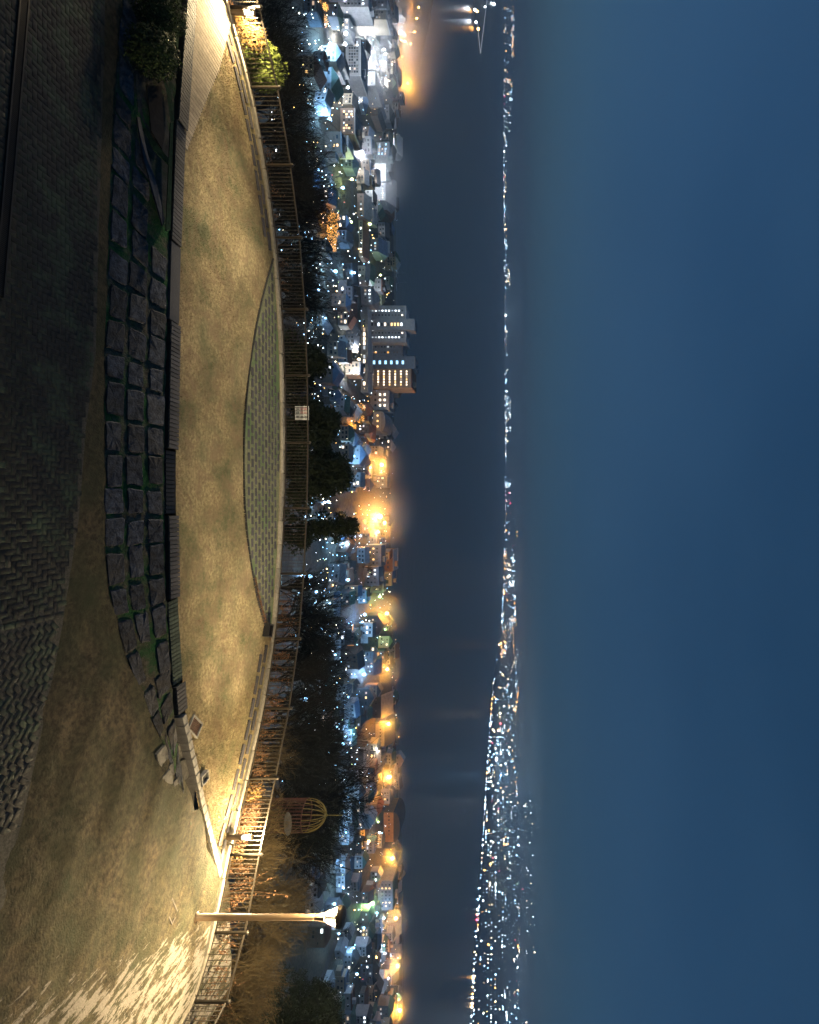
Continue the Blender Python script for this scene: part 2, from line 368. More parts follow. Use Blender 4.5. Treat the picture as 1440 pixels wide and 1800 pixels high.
o = blades('short_grass', 190000, lawn_pts, M_blade, 0.015, 0.05, 0.006, lean=1.8)
tag(o, 'short dry straw coloured grass covering the terrace lawn', 'grass', kind='stuff')

# ------------------------------------------------------------------ paved crescent in the lawn
cx = np.linspace(-10.1, 5.05, 90); ct = np.linspace(0, 1, 12)
CX = np.repeat(cx[None], 12, 0); ci = crescent_in(cx)[None]; co = (far_y(cx) - 0.25)[None]; co = np.maximum(co, ci + .02)
CYY = ci + (co - ci) * ct[:, None]
cres = link('paved_crescent', grid_mesh('paved_crescent', CX, CYY, 0.024 + 0 * CX, M_gravel)); tag(cres, kind='structure')
b = MB(); b.prism([(-.15, -.075, 0), (.15, -.075, 0), (.15, .075, 0), (-.15, .075, 0)], 0.05, 0.008)
me_slab = b.mesh('slab', M_slab); k = 0
rows = np.arange(19.95, 23.0, 0.285)
for r, yy in enumerate(rows):
    for xx in np.arange(-10.2 + (r % 2) * 0.21, 5.0, 0.42):
        if yy > crescent_in(xx) + 0.17 and yy < far_y(xx) - 0.42 and k < 298:
            link('slab', me_slab, cres, (xx + random.uniform(-.012, .012), yy + random.uniform(-.01, .01), 0.042 + random.uniform(-.004, .008)), (0, 0, random.uniform(-.03, .03))); k += 1
# edging stones around the inner rim
b = MB(); b.box((0, 0, 0), (0.29, 0.05, 0.1)); me_e = b.mesh('edging', M_dark)
for xx in np.arange(-10, 5.0, 0.3):
    a = math.atan2(crescent_in(xx + .1) - crescent_in(xx - .1), .2)
    link('edging', me_e, cres, (xx, crescent_in(xx) - 0.02, 0.01), (0, 0, a))

# kerb: an outer rim of long stones and two rows of flat slabs inside it
kerb = empty('terrace_kerb', (0, 22, 0)); tag(kerb, 'low stone kerb following the curved outer edge of the lawn', 'kerb')
b = MB(); b.prism([(-.48, -.09, 0), (.48, -.09, 0), (.48, .09, 0), (-.48, .09, 0)], 0.4, 0.015); me_k = b.mesh('kerb_stone', M_kerbslab)
s0, s1 = edge_s_near(-19, 17), edge_s_near(14.7, 13.5)
for s in np.arange(s0, s1, 0.985):
    x, y, a = edge_at(s, -0.06); link('kerb_stone', me_k, kerb, (x, y - 22, 0.10 + random.uniform(-.012, .012)), (0, 0, a + random.uniform(-.01, .01)))
b = MB(); b.prism([(-.33, -.10, 0), (.33, -.10, 0), (.33, .10, 0), (-.33, .10, 0)], 0.05, 0.01); me_k2 = b.mesh('flat_slab', M_slab)
for row, off in enumerate((-0.42, -0.78)):
    for s in np.arange(s0 + row * 0.4, s1 - 5, 0.83):
        x, y, a = edge_at(s, off)
        if y < near_y(x) + 0.1 or x > 11.4: continue
        if -10.3 < x < 5.0: continue
        link('flat_slab', me_k2, kerb, (x, y - 22, 0.035 + random.uniform(-.006, .01)), (0, 0, a + random.uniform(-.03, .03)))

# ------------------------------------------------------------------ railing
rail_root = empty('railing', (0, 22.6, 0)); tag(rail_root, 'long curved metal railing with thin upright bars at the terrace edge', 'railing')
post_px = [13, 153, 290, 418, 543, 660, 778, 893, 1008, 1123, 1245, 1367, 1503, 1640, 1760]
post_s = []
for yy in post_px:
    best = min(np.linspace(s0, s1, 1400), key=lambda s: abs(px(edge_at(s, .1)[0], edge_at(s, .1)[1], 0)[1] - yy)); post_s.append(best)
post_s = [post_s[0] - 2.5] + post_s + [post_s[-1] + 2.4]
b = MB(); b.lathe([(0.05, -0.4), (0.05, 1.08), (0.062, 1.085), (0.062, 1.12), (0.03, 1.16)], n=10); me_post = b.mesh('post', M_rail, True)
b = MB(); b.box((0, 0, 0.56), (0.018, 0.018, 0.92)); me_bar = b.mesh('bar', M_rail)
nb = 0
for s in post_s:
    x, y, a = edge_at(s, 0.14); link('post', me_post, rail_root, (x, y - 22.6, 0))
for sa, sb in zip(post_s[:-1], post_s[1:]):
    pa = np.array(edge_at(sa, 0.14)[:2]); pb = np.array(edge_at(sb, 0.14)[:2]); L = np.linalg.norm(pb - pa); a = math.atan2(*(pb - pa)[::-1])
    for nm, z, h in (('top_rail', 1.03, 0.045), ('bottom_rail', 0.10, 0.035)):
        m = MB(); m.box((0, 0, 0), (L - 0.1, 0.045, h)); link(nm, m.mesh(nm, M_rail), rail_root, ((pa + pb)[0] / 2, (pa + pb)[1] / 2 - 22.6, z), (0, 0, a))
    n = max(2, int(round(L / 0.135)))
    for i in range(1, n):
        q = pa + (pb - pa) * i / n
        if nb < 299: link('bar', me_bar, rail_root, (q[0], q[1] - 22.6, 0), (0, 0, a)); nb += 1

# ------------------------------------------------------------------ lower ground, pavement, stone bank
def z_low(X): return -0.9 * (1 - sstep(1.0, 9.5, X))
def bank_top(X): return near_y(X) - 0.47
def bank_bot(X): return bank_top(X) - 1.12 * (-z_low(X) / 0.9) - 0.02
sx = np.linspace(-19, 16.0, 180); st = np.linspace(0, 1, 60)
SX = np.repeat(sx[None], 60, 0); SY = 8.5 + (np.where(sx > 9, np.minimum(near_y(sx) + 0.4, 18.9), bank_bot(sx) + 0.25)[None] - 8.5) * st[:, None]
SZ = z_low(SX) + 0.03 * np.sin(SX * 2.1 + SY * 1.7) * np.cos(SY * 2.3) * sstep(-1, 4, SX) - 0.012
# a shallow rise of the bare soil towards the bank
pxx = HZ + F * (SZ - HC) / SY; pyy = 900 + F * SX / SY
XB_y = [-400, 620, 760, 900, 1100, 1280, 1480, 1620, 1900]; XB_x = [196, 168, 150, 140, 110, 75, 30, 0, -60]
soilmask = sstep(0, 40, pxx - np.interp(pyy, XB_y, XB_x))
SZ = SZ + 0.05 * soilmask * (1 + np.sin(SX * 5.3) * np.cos(SY * 6.1) * 0.4)
soil = link('bare_ground', grid_mesh('bare_ground', SX, SY, SZ, M_soil)); tag(soil, kind='structure')

# pavement: sandy bed with herringbone bricks set into it
pvx = np.linspace(-19, 7.5, 120); pvt = np.linspace(0, 1, 20)
ed = []
for X in pvx:
    Ys = np.linspace(8.6, 15.2, 300); zz = z_low(X) + 0 * Ys; xx = HZ + F * (zz - HC) / Ys; yy = 900 + F * X / Ys
    ok = (xx < np.interp(yy, XB_y, XB_x)) & (Ys < bank_bot(X)); ed.append(Ys[ok].max() if ok.any() else 8.6)
ed = np.array(ed)
PX_ = np.repeat(pvx[None], 20, 0); PY_ = 8.5 + (ed[None] - 8.5) * pvt[:, None]
pave = link('pavement', grid_mesh('pavement', PX_, PY_, z_low(PX_) + 0.012, M_joint)); tag(pave, kind='structure')
cells = []
c = 0.128
for r in range(0, 54):
    for q in range(-118, 56):
        m4 = (q - r) % 4
        if m4 == 0: cells.append((q * c + c, 8.55 + r * c + c / 2, 0.0))
        elif m4 == 3: cells.append((q * c + c / 2, 8.55 + r * c + c, math.pi / 2))
bricks = []
th = R(45); ccx, ccy = 3.0, 11.0
for (X, Y, a) in cells:
    if X < 2.3: bricks.append((X, Y, a))
for (X, Y, a) in [(q[0] + 4, q[1], q[2]) for q in cells]:
    X2 = ccx + (X - ccx) * math.cos(th) - (Y - ccy) * math.sin(th); Y2 = ccy + (X - ccx) * math.sin(th) + (Y - ccy) * math.cos(th)
    if X2 > 2.53: bricks.append((X2, Y2, a + th))
bricks += [(2.36, 8.7 + i * .256, math.pi / 2) for i in range(26)]
keep = []
for (X, Y, a) in bricks:
    z = float(z_low(X)); x, y = px(X, Y, z)
    if Y < 8.6 or Y > np.interp(X, pvx, ed) - 0.09 or y < -120 or y > 1920 or x < -160: continue
    keep.append((X, Y, a, z, (x > 2 and 5 < y < 1795 and X < 2.3), x))
inv = sorted([k for k in keep if k[4]], key=lambda k: k[5])[:299]; ids = set(id(k) for k in inv)
def brick_v(w, d):
    t, s, e = 0.010, 0.006, 0.004
    return np.array([(-w + e, -d + e, t), (w - e, -d + e, t), (w - e, d - e, t), (-w + e, d - e, t), (-w, -d, s), (w, -d, s), (w, d, s), (-w, d, s), (-w, -d, -.02), (w, -d, -.02), (w, d, -.02), (-w, d, -.02)])
bf = np.array([(0, 1, 2, 3), (4, 5, 1, 0), (5, 6, 2, 1), (6, 7, 3, 2), (7, 4, 0, 3), (8, 9, 5, 4), (9, 10, 6, 5), (10, 11, 7, 6), (11, 8, 4, 7)])
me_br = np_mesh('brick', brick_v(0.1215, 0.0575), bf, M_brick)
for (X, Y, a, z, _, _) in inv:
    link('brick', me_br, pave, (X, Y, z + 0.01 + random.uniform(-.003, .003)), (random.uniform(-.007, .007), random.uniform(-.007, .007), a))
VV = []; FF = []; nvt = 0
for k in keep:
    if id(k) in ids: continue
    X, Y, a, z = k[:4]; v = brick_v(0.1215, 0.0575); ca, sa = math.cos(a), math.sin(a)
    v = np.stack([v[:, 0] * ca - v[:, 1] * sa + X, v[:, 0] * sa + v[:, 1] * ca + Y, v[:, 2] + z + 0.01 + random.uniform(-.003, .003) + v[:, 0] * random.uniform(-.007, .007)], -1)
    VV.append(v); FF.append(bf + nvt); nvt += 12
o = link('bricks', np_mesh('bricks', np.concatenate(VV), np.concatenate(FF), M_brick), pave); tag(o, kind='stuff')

# slot drain crossing the pavement
dr = empty('drain_channel', (-8, 11.7, -0.87)); tag(dr, 'dark slotted drain channel set in the brick pavement', 'drain')
pa, pb = Gz(47, -60, -0.87), Gz(-3, 520, -0.87); dv = (pb - pa); L = dv.length; ang = math.atan2(dv.y, dv.x); mid = (pa + pb) / 2
Mz = Matrix.Rotation(ang, 3, 'Z')
for off in (-0.10, 0.10):
    m = MB(); q = mid + Mz @ Vector((0, off, 0)); m.box((q.x, q.y, -0.863), (L, 0.035, 0.05), ang); m.build('frame', M_dark, dr)
m = MB()
for i in range(int(L / 0.04)):
    q = mid + Mz @ Vector((-L / 2 + i * 0.04, 0, 0)); m.box((q.x, q.y, -0.868), (0.016, 0.16, 0.03), ang)
tag(m.build('grate', M_dark, dr), kind='stuff')
m = MB(); m.box((mid.x, mid.y, -0.8755), (L, 0.15, 0.02), ang); m.build('channel_bed', mat('drain_black', (0.008, 0.008, 0.008), None, 5, 0.9), dr)

# stone bank (retaining wall laid to a slope)
wall = empty('stone_wall', (-2, 15.2, -0.9)); tag(wall, 'sloping retaining wall of dark squared stones with mossy mortar below the benches', 'wall')
def skew(X): return np.interp(X, [-14, -11, -8.2, -5, -2, 0, 3.1, 6, 9], [-2.2, -1.7, -1.2, -0.35, -0.05, 0.0, 0.35, 0.85, 1.2])
def bank(X, t):
    """surface of the bank: t=0 foot, t=1 top"""
    Xf = X + skew(X) * (1 - t)
    y0, y1 = bank_bot(Xf), bank_top(X); z0 = z_low(Xf)
    return Vector((Xf, y0 + (y1 - y0) * t, z0 + (-0.03 - z0) * t))
wx = np.linspace(-15, 9.3, 120); wt = np.linspace(-0.06, 1, 12)
WV = np.array([[bank(X, t) for X in wx] for t in wt])
WV[:, :, 2] += 0.025 * np.sin(WV[:, :, 0] * 9) * np.cos(WV[:, :, 1] * 14)
wparent(link('mortar', grid_mesh('mortar', WV[..., 0], WV[..., 1], WV[..., 2], M_mortar)), wall)
def bank_n(X, t):
    a = bank(X + .05, t) - bank(X - .05, t); bq = bank(X, t + .05) - bank(X, t - .05); return a.cross(bq).normalized()
def stone(xa, xb, ta, tb, jit=0.03):
    n = bank_n((xa + xb) / 2, (ta + tb) / 2); h = random.uniform(0.03, 0.055)
    j = lambda: random.uniform(-jit, jit)
    cs = [bank(xa + j(), ta + j() * .5), bank(xb + j(), ta + j() * .5), bank(xb + j(), tb + j() * .5), bank(xa + j(), tb + j() * .5)]
    cc = sum(cs, Vector()) / 4; k = 0.90; rg = []
    for i in range(4):      # chamfered corners
        a, b_ = cs[i], cs[(i + 1) % 4]; jv = lambda: Vector((random.uniform(-.018, .018), random.uniform(-.018, .018), 0))
        rg += [a.lerp(b_, .08) + jv(), a.lerp(b_, .36) + jv(), a.lerp(b_, .66) + jv(), a.lerp(b_, .93) + jv()]
    top = [cc + (p - cc) * k + n * h for p in rg]; mid_ = [cc + (p - cc) * .985 + n * h * .6 for p in rg]; bot = [p - n * 0.03 for p in rg]
    m = MB(); N = 16; tl = random.uniform(-.03, .03), random.uniform(-.04, .04); top = [p + n * (random.uniform(-.012, .012) + (p - cc).x * tl[0] + (p - cc).y * tl[1]) for p in top]
    tc = [cc + n * (h + random.uniform(0.0, 0.012))]
    fs = [(i, (i + 1) % N, 3 * N) for i in range(N)]
    for lv in range(2): fs += [(lv * N + (i + 1) % N, lv * N + i, (lv + 1) * N + i, (lv + 1) * N + (i + 1) % N) for i in range(N)]
    m.add(top + mid_ + bot + tc, fs); return m.build('stone', M_stone, wall)
X = -14.2
while X < 8.2:
    w = random.uniform(0.58, 0.92); hgt = -z_low(X + w / 2)
    nr = 3 if hgt > 0.6 else (2 if hgt > 0.28 else 1)
    if X < -9.3: nr_rows = [0]
    elif X < -7.2: nr_rows = [0, 1]
    else: nr_rows = list(range(nr))
    for r in nr_rows:
        ta, tb = r / nr, (r + 1) / nr; o_ = random.uniform(-.06, .06)
        if X > 3.2 and random.random() < .22: continue
        stone(X + 0.04 + o_, X + w - 0.06 + o_ + random.uniform(-.05, .02), ta + random.uniform(.015, .05), tb - random.uniform(.015, .05), 0.035)
    X += w

M_flat = mat('sunk_stone', (0.15, 0.145, 0.13), (0.075, 0.072, 0.065), 8, 0.9, bump=0.7, bscale=24, rand=0.25)
# flat stones sunk in the soil where the bank runs out
for i, (x, y) in enumerate(((283, 1262), (303, 1272), (318, 1292), (294, 1304), (312, 1322), (284, 1330), (303, 1350), (322, 1352), (310, 1380), (292, 1372))):
    z = float(z_low((y - 900) * 15.5 / F)); g = Gz(x, y, z); a = random.uniform(-.2, .2) + .35; w, d = random.uniform(.24, .36), random.uniform(.16, .24); ca, sa_ = math.cos(a), math.sin(a)
    m = MB(); m.prism([(g.x + ca * p - sa_ * q, g.y + sa_ * p + ca * q, z + .012 + random.uniform(-.004, .008) + .05) for p, q in ((-w, -d * .8), (-w * .4, -d), (w * .7, -d * .9), (w, -d * .2), (w * .9, d * .8), (w * .1, d), (-w * .8, d * .9))], .2, .02); m.build('stone', M_flat, wall)
# concrete wing with mossy ledges at the left end of the bank
wing = empty('concrete_wing_wall', (-11, 16, -0.3)); tag(wing, 'weathered concrete wing wall streaked with green moss between bank and shrub', 'wall')
def wp(x, y, Y): return P(x, y, Y)
def plate(name, pts, th, mt):
    m = MB(); n = (Vector(pts[1]) - Vector(pts[0])).cross(Vector(pts[2]) - Vector(pts[0])).normalized()
    if n.z < 0: pts = pts[::-1]; n = -n
    m.prism(pts, th, 0.012, tuple(-n)); return m.build(name, mt, wing)
plate('panel', [wp(237, 120, 15.05), wp(245, 230, 15.1), wp(270, 330, 15.25), wp(288, 395, 15.3), wp(297, 380, 15.45), wp(300, 230, 15.75), wp(306, 125, 15.9)], 0.1, M_mosscon)
plate('gutter', [wp(241, 205, 14.98), wp(252, 275, 15.0), wp(268, 335, 15.1), wp(286, 396, 15.2), wp(290, 385, 15.28), wp(276, 325, 15.2), wp(258, 262, 15.1), wp(246, 205, 15.05)], 0.06, M_darkstrip)
plate('moss_ledge', [wp(251, 225, 14.98), wp(270, 262, 15.1), wp(297, 290, 15.3), wp(298, 280, 15.3), wp(276, 252, 15.1), wp(256, 224, 15.0)], 0.05, M_moss)
plate('moss_ledge', [wp(290, 140, 15.6), wp(296, 165, 15.6), wp(303, 215, 15.65), wp(307, 212, 15.7), wp(301, 160, 15.7)], 0.05, M_moss)
plate('moss_ledge', [wp(292, 405, 15.2), wp(300, 405, 15.3), wp(305, 215, 15.62), wp(300, 215, 15.55)], 0.05, M_moss)
plate('slab', [wp(258, 150, 15.2), wp(266, 230, 15.2), wp(285, 262, 15.35), wp(290, 240, 15.45), wp(284, 150, 15.45)], 0.05, mat('brown_slab', (0.045, 0.037, 0.033), None, 6, 0.9, bump=0.4))

# ------------------------------------------------------------------ slatted benches on the wall top
def bench(y0, y1, z, label, slats=True, mt=None, seat=0.44, yo=0.0, n0=0.0):
    xa = Gz(308, y0, z).x if n0 == 0 else n0; xa = (y0 - 900) * 15.85 / F; xb = (y1 - 900) * 15.85 / F
    cxm = (xa + xb) / 2; ya, yb = near_y(xa) - 0.25 + yo, near_y(xb) - 0.25 + yo; ang = math.atan2(yb - ya, xb - xa); L = math.hypot(xb - xa, yb - ya)
    r = empty('bench', (cxm, (ya + yb) / 2, z), ang, label, 'bench')
    m = MB(); m.box((0, -seat / 2 + 0.03, -0.19), (L, 0.05, 0.30)); m.build('front_shade_board', M_dark, r, False)  # black board stands in for the shadow gap under the seat front
    m = MB(); m.box((0, 0.04, -0.16), (L - 0.1, seat - 0.12, 0.22)); m.build('plinth', M_mosscon, r, False)
    if slats:
        n = int(L / 0.115); pitch = L / n
        b = MB(); b.box((0, 0, 0), (pitch - 0.022, seat, 0.035)); me = b.mesh('slat', mt or M_slat)
        for i in range(n): link('slat', me, r, (-L / 2 + (i + .5) * pitch, 0, -0.018 + random.uniform(-.003, .003)))
    else:
        m = MB(); m.prism([(-L / 2, -seat / 2, 0), (L / 2, -seat / 2, 0), (L / 2, seat / 2, 0), (-L / 2, seat / 2, 0)], 0.1, 0.012); m.build('seat', mt or M_slat, r, False)
    return r
M_mslat = mat('mossy_slat', (0.07, 0.09, 0.07), (0.04, 0.055, 0.04), 8, 0.8, bump=0.3, rand=0.25)
bench(-60, 212, 0.12, 'slatted bench beside the round shrubs at the left end of the wall')
bench(212, 428, 0.06, 'slatted bench above the mossy concrete wing wall')
bench(431, 568, 0.04, 'plain grey slab seat without slats on the wall top', False)
bench(571, 791, 0.10, 'long raised slatted bench at the middle of the wall')
bench(794, 903, 0.01, 'low dark slatted bench next to the long raised one', True, M_dark)
bench(906, 1050, 0.10, 'short raised slatted bench with green moss streaks on the stones below')
bench(1053, 1202, 0.02, 'low mossy green slatted bench on the wall top', True, M_mslat)
bench(1205, 1256, 0.10, 'smallest slatted bench at the right end of the wall')

# kerb ramp running from the last bench to the railing
rk = empty('ramp_kerb', (8.5, 17, 0)); tag(rk, 'pale curved kerb ramp between lawn and bright lower ground', 'kerb')
kp = np.array([[*Gz(x, y, 0.05)[:2]] for x, y in ((322, 1258), (334, 1310), (346, 1365), (358, 1420), (372, 1478), (388, 1540))])
ks = np.r_[0, np.cumsum(np.linalg.norm(np.diff(kp, axis=0), axis=1))]
for i, s in enumerate(np.arange(0.15, ks[-1], 0.30)):
    x = np.interp(s, ks, kp[:, 0]); y = np.interp(s, ks, kp[:, 1]); x2 = np.interp(s + .1, ks, kp[:, 0]); y2 = np.interp(s + .1, ks, kp[:, 1])
    m = MB(); m.prism([(-.142, -.10, 0), (.142, -.10, 0), (.142, .10, 0), (-.142, .10, 0)], 0.35, 0.012)
    o = m.build('kerb_stone', M_concrete, rk, False); o.location = (x - 8.5, y - 17, 0.09 + random.uniform(-.008, .008)); o.rotation_euler = (0, 0, math.atan2(y2 - y, x2 - x))

# ribbed strip of path at the left, between bench and lawn
pth = MB(); L0 = []
ribs = empty('ribbed_path', (-14, 17.5, 0)); tag(ribs, 'pale ribbed paving strip tapering between bench and lawn at left', 'path')
yy = -80.0; k = 0
M_rib = mat('pale_paver', (0.34, 0.29, 0.22), (0.22, 0.185, 0.14), 9, 0.9, bump=0.3, rand=0.15)
Xr = -16.9
while Xr < -10.6:
    w = np.interp(Xr, [-17, -14.5, -12.5, -10.6], [2.0, 1.5, 0.75, 0.06]); y0 = near_y(Xr) + 0.02
    m = MB(); m.prism([(Xr, y0, 0.045), (Xr + .125, near_y(Xr + .125) + .02, 0.045), (Xr + .125 + .05 * w, y0 + w, 0.045), (Xr + .05 * w, y0 + w, 0.045)], 0.06, 0.008)
    m.build('paver', M_rib, ribs); Xr += 0.14

# ------------------------------------------------------------------ lamps on the terrace
E_hot = emit('lamp_tube', (1.0, 0.90, 0.72), 9)
E_bol = emit('bollard_glow', (1.0, 0.92, 0.75), 60)
def add_point(name, loc, power, col, parent, radius=0.05):
    ld = bpy.data.lights.new(name, 'POINT'); ld.energy = power; ld.color = col; ld.shadow_soft_size = radius
    o = bpy.data.objects.new(name, ld); COL.objects.link(o); o.location = loc; o.parent = parent; return o
def lamp_post(loc, label, power, beam, aim):
    r = empty('lamp_post', loc, 0.0, label, 'lamp post', 'tall lamp posts')
    m = MB(); m.lathe([(0.16, -0.3), (0.16, 0.05), (0.11, 0.07), (0.105, 0.9), (0.10, 0.92), (0.085, 3.55), (0.08, 3.60)], n=10); m.build('pole', M_post, r, False, True)
    m = MB(); m.lathe([(0.085, 3.6), (0.09, 3.66), (0.12, 3.86), (0.12, 3.90), (0.05, 3.91)], n=12); m.build('neck', M_post, r, False)
    for i in range(4):
        a = R(45 + 90 * i); ca, sa = math.cos(a), math.sin(a)
        m = MB(); m.tube([(ca * .11, sa * .11, 3.89), (ca * .27, sa * .27, 4.32)], 0.016, 5); m.build('strut', M_post, r, False)
    for i in range(2):
        a = R(180 * i); ca, sa = math.cos(a), math.sin(a)
        m = MB(); m.tube([(ca * .10, sa * .10, 3.92), (ca * .19, sa * .19, 4.27)], 0.042, 8); m.build('tube', E_hot, r, False, True)
    m = MB(); m.lathe([(0.045, 3.90), (0.075, 4.29)], n=10); m.build('core', M_dark, r, False)
    m = MB(); m.lathe([(0.26, 4.27), (0.30, 4.29), (0.30, 4.42), (0.25, 4.48), (0.05, 4.52)], n=20); m.build('cap', M_post, r, False)
    for sg in (-1, 1): add_point('light', (sg * .27, 0, 4.10), power * .5, (1.0, 0.74, 0.40), r, 0.05)
    # added spot, no part of the lantern itself, to brighten the lawn
    ld = bpy.data.lights.new('lawn_fill_spot', 'SPOT'); ld.energy = beam; ld.color = (1.0, 0.82, 0.56); ld.spot_size = R(46); ld.spot_blend = 1.0; ld.shadow_soft_size = 0.12
    o = bpy.data.objects.new('lawn_fill_spot', ld); COL.objects.link(o); o.parent = r; o.location = (0.24 if loc[0] < 0 else -0.24, 0.12, 4.16)
    d = Vector(aim) - (Vector(loc) + o.location); o.rotation_euler = d.to_track_quat('-Z', 'Y').to_euler()
    return r
lp = Gz(345, 1612)
lamp_post((lp.x, lp.y, 0.0), 'tall bronze lamp post with glowing lantern standing beside the kerb ramp', 6200, 15500, (-1.0, 20.2, 0.3))
lamp_post((-18.9, 17.3, 0.0), 'added unseen lamp post left of the ribbed path that brightens the lawn', 1500, 17500, (-2.5, 19.9, 0.2))  # post added beyond the left edge of view to brighten the lawn
def bollard(x, y, label):
    g = Gz(x, y); r = empty('bollard_light', (g.x, g.y, 0), 0, label, 'bollard light', 'bollard lights by the railing')
    m = MB(); m.lathe([(0.085, -0.1), (0.085, 0.50), (0.12, 0.52), (0.12, 0.56), (0.05, 0.57)], n=14); m.build('column', M_post, r, False, False)
    m = MB(); m.lathe([(0.045, 0.575), (0.06, 0.60), (0.06, 0.70), (0.045, 0.715)], n=12); m.build('lens', E_bol, r, False, True)
    m = MB(); m.lathe([(0.09, 0.84), (0.10, 0.85), (0.08, 0.88), (0.02, 0.89)], n=12); m.build('cap', M_post, r, False)
    for i in range(3):
        a = R(20 + 120 * i); m = MB(); m.tube([(math.cos(a) * .09, math.sin(a) * .09, 0.55), (math.cos(a) * .085, math.sin(a) * .085, 0.85)], 0.008, 4); m.build('rod', M_post, r, False)
    add_point('light', (0, 0, 0.77), 2200, (1.0, 0.76, 0.42), r, 0.04)
    return r
bollard(402, 22, 'lit bollard light at the left end of the railing')
bollard(398, 1472, 'lit bollard light near the kerb ramp and tall lamp post')

# ------------------------------------------------------------------ small things on the lawn
def pit(x, y, w, d, rz, label, cat, frame, top, name, h=0.03):
    g = Gz(x, y); r = empty(name, (g.x, g.y, 0), rz, label, cat)
    m = MB()
    for sx_, sy_, dx, dy in ((0, -d / 2, w + .04, .04), (0, d / 2, w + .04, .04), (-w / 2, 0, .04, d - .04), (w / 2, 0, .04, d - .04)): m.box((sx_, sy_, h / 2), (dx, dy, h + .04))
    m.build('frame', frame, r, False)
    m = MB(); m.prism([(-w / 2 + .025, -d / 2 + .025, h * .5), (w / 2 - .025, -d / 2 + .025, h * .5), (w / 2 - .025, d / 2 - .025, h * .5), (-w / 2 + .025, d / 2 - .025, h * .5)], 0.03, 0.008)
    m.build('cover', top, r, False); return r
M_rust = mat('rusty_cover', (0.10, 0.055, 0.04), (0.05, 0.03, 0.025), 12, 0.8, bump=0.4)
pit(342, 1277, 0.62, 0.42, R(45), 'rust brown square pit cover turned diagonally in the lawn', 'pit cover', M_concrete, M_rust, 'pit_cover')
pit(354, 1368, 0.28, 0.36, R(8), 'small framed ground box in the lawn beside the kerb ramp', 'ground box', M_concrete, M_mosscon, 'ground_box', 0.12)
pit(300, 1602, 0.62, 0.3, R(25), 'dark stone plate lying in the bright ground below the lamp post', 'stone plate', mat('plate_rim', (.12, .11, .1), None, 9, .9), M_stone, 'stone_plate', 0.03)
g = Gz(466, 1108); r = empty('catch_basin', (g.x, g.y, 0), R(-20), 'black open box at the right tip of the paved crescent', 'catch basin')
m = MB(); m.box((0, 0.16, 0.10), (0.5, 0.04, 0.28)); m.box((0, -.16, 0.10), (0.5, 0.04, 0.28)); m.box((-.23, 0, .10), (.04, .28, .28)); m.box((.23, 0, .10), (.04, .28, .28)); m.build('rim', M_dark, r, False)
m = MB(); m.box((0, 0, 0.03), (0.42, 0.28, 0.05)); m.build('floor', M_dark, r, False)
def leafpts(n):
    s = rng.random(n); X = 2.4 + 2.75 * s; Y = crescent_in(X) + rng.normal(0, 0.05, n) + .05
    return np.stack([X, Y, np.full(n, 0.035)], -1)
o = blades('fallen_leaves', 900, leafpts, M_seed, 0.01, 0.05, 0.03, lean=2.0); tag(o, 'line of brown fallen leaves along the crescent rim', 'leaves', kind='stuff')

# notice board behind the railing
g = P(497, 726, 25.2); nbz = float(ground_z(g.x, g.y))
r = empty('notice_board', (g.x, 25.2, nbz), 0, 'small white notice board with red and black writing behind the railing', 'notice board')
bz = P(531, 726, 25.2).z; bw = 24 * 25.2 / F; hw = bw / 2
for sgn in (-1, 1):
    m = MB(); m.box((sgn * hw * .98, 0.03, (bz + hw - nbz) / 2), (0.035, 0.035, bz + hw - nbz)); m.build('leg', M_rail, r, False)
M_white = mat('white_board', (0.78, 0.80, 0.76), (0.65, 0.67, 0.64), 12, 0.6)
m = MB(); m.box((0, 0, bz - nbz), (bw, 0.02, bw)); bd = m.build('board', M_white, r, False)
M_red = mat('red_print', (0.5, 0.03, 0.02), None, 10, 0.7); M_blk = mat('black_print', (0.02, 0.03, 0.03), None, 10, 0.7)
def glyph(cx_, cz_, s, mt, seed):
    rr = random.Random(seed); m = MB()
    for i in range(3): m.box((cx_ + rr.uniform(-.1, .1) * s, -.0135, cz_ + (i - 1) * s * .33), (s * rr.uniform(.55, .85), .004, s * .12))
    for i in range(2): m.box((cx_ + (i - .5) * s * .5, -.0125, cz_ + rr.uniform(-.1, .1) * s), (s * .13, .004, s * rr.uniform(.5, .85)))
    o = m.build('lettering', mt, bd, False); return o
sq = bw * .26
for cidx, (cxx, mts) in enumerate(((-.30, [M_red, M_red, M_blk]), (0.0, [M_red, M_red, M_blk]), (.30, [M_blk, M_blk, M_blk]))):
    for i, mt in enumerate(mts):
        glyph(cxx * bw, bz - nbz + (1 - i) * bw * .29, sq, mt, cidx * 7 + i)

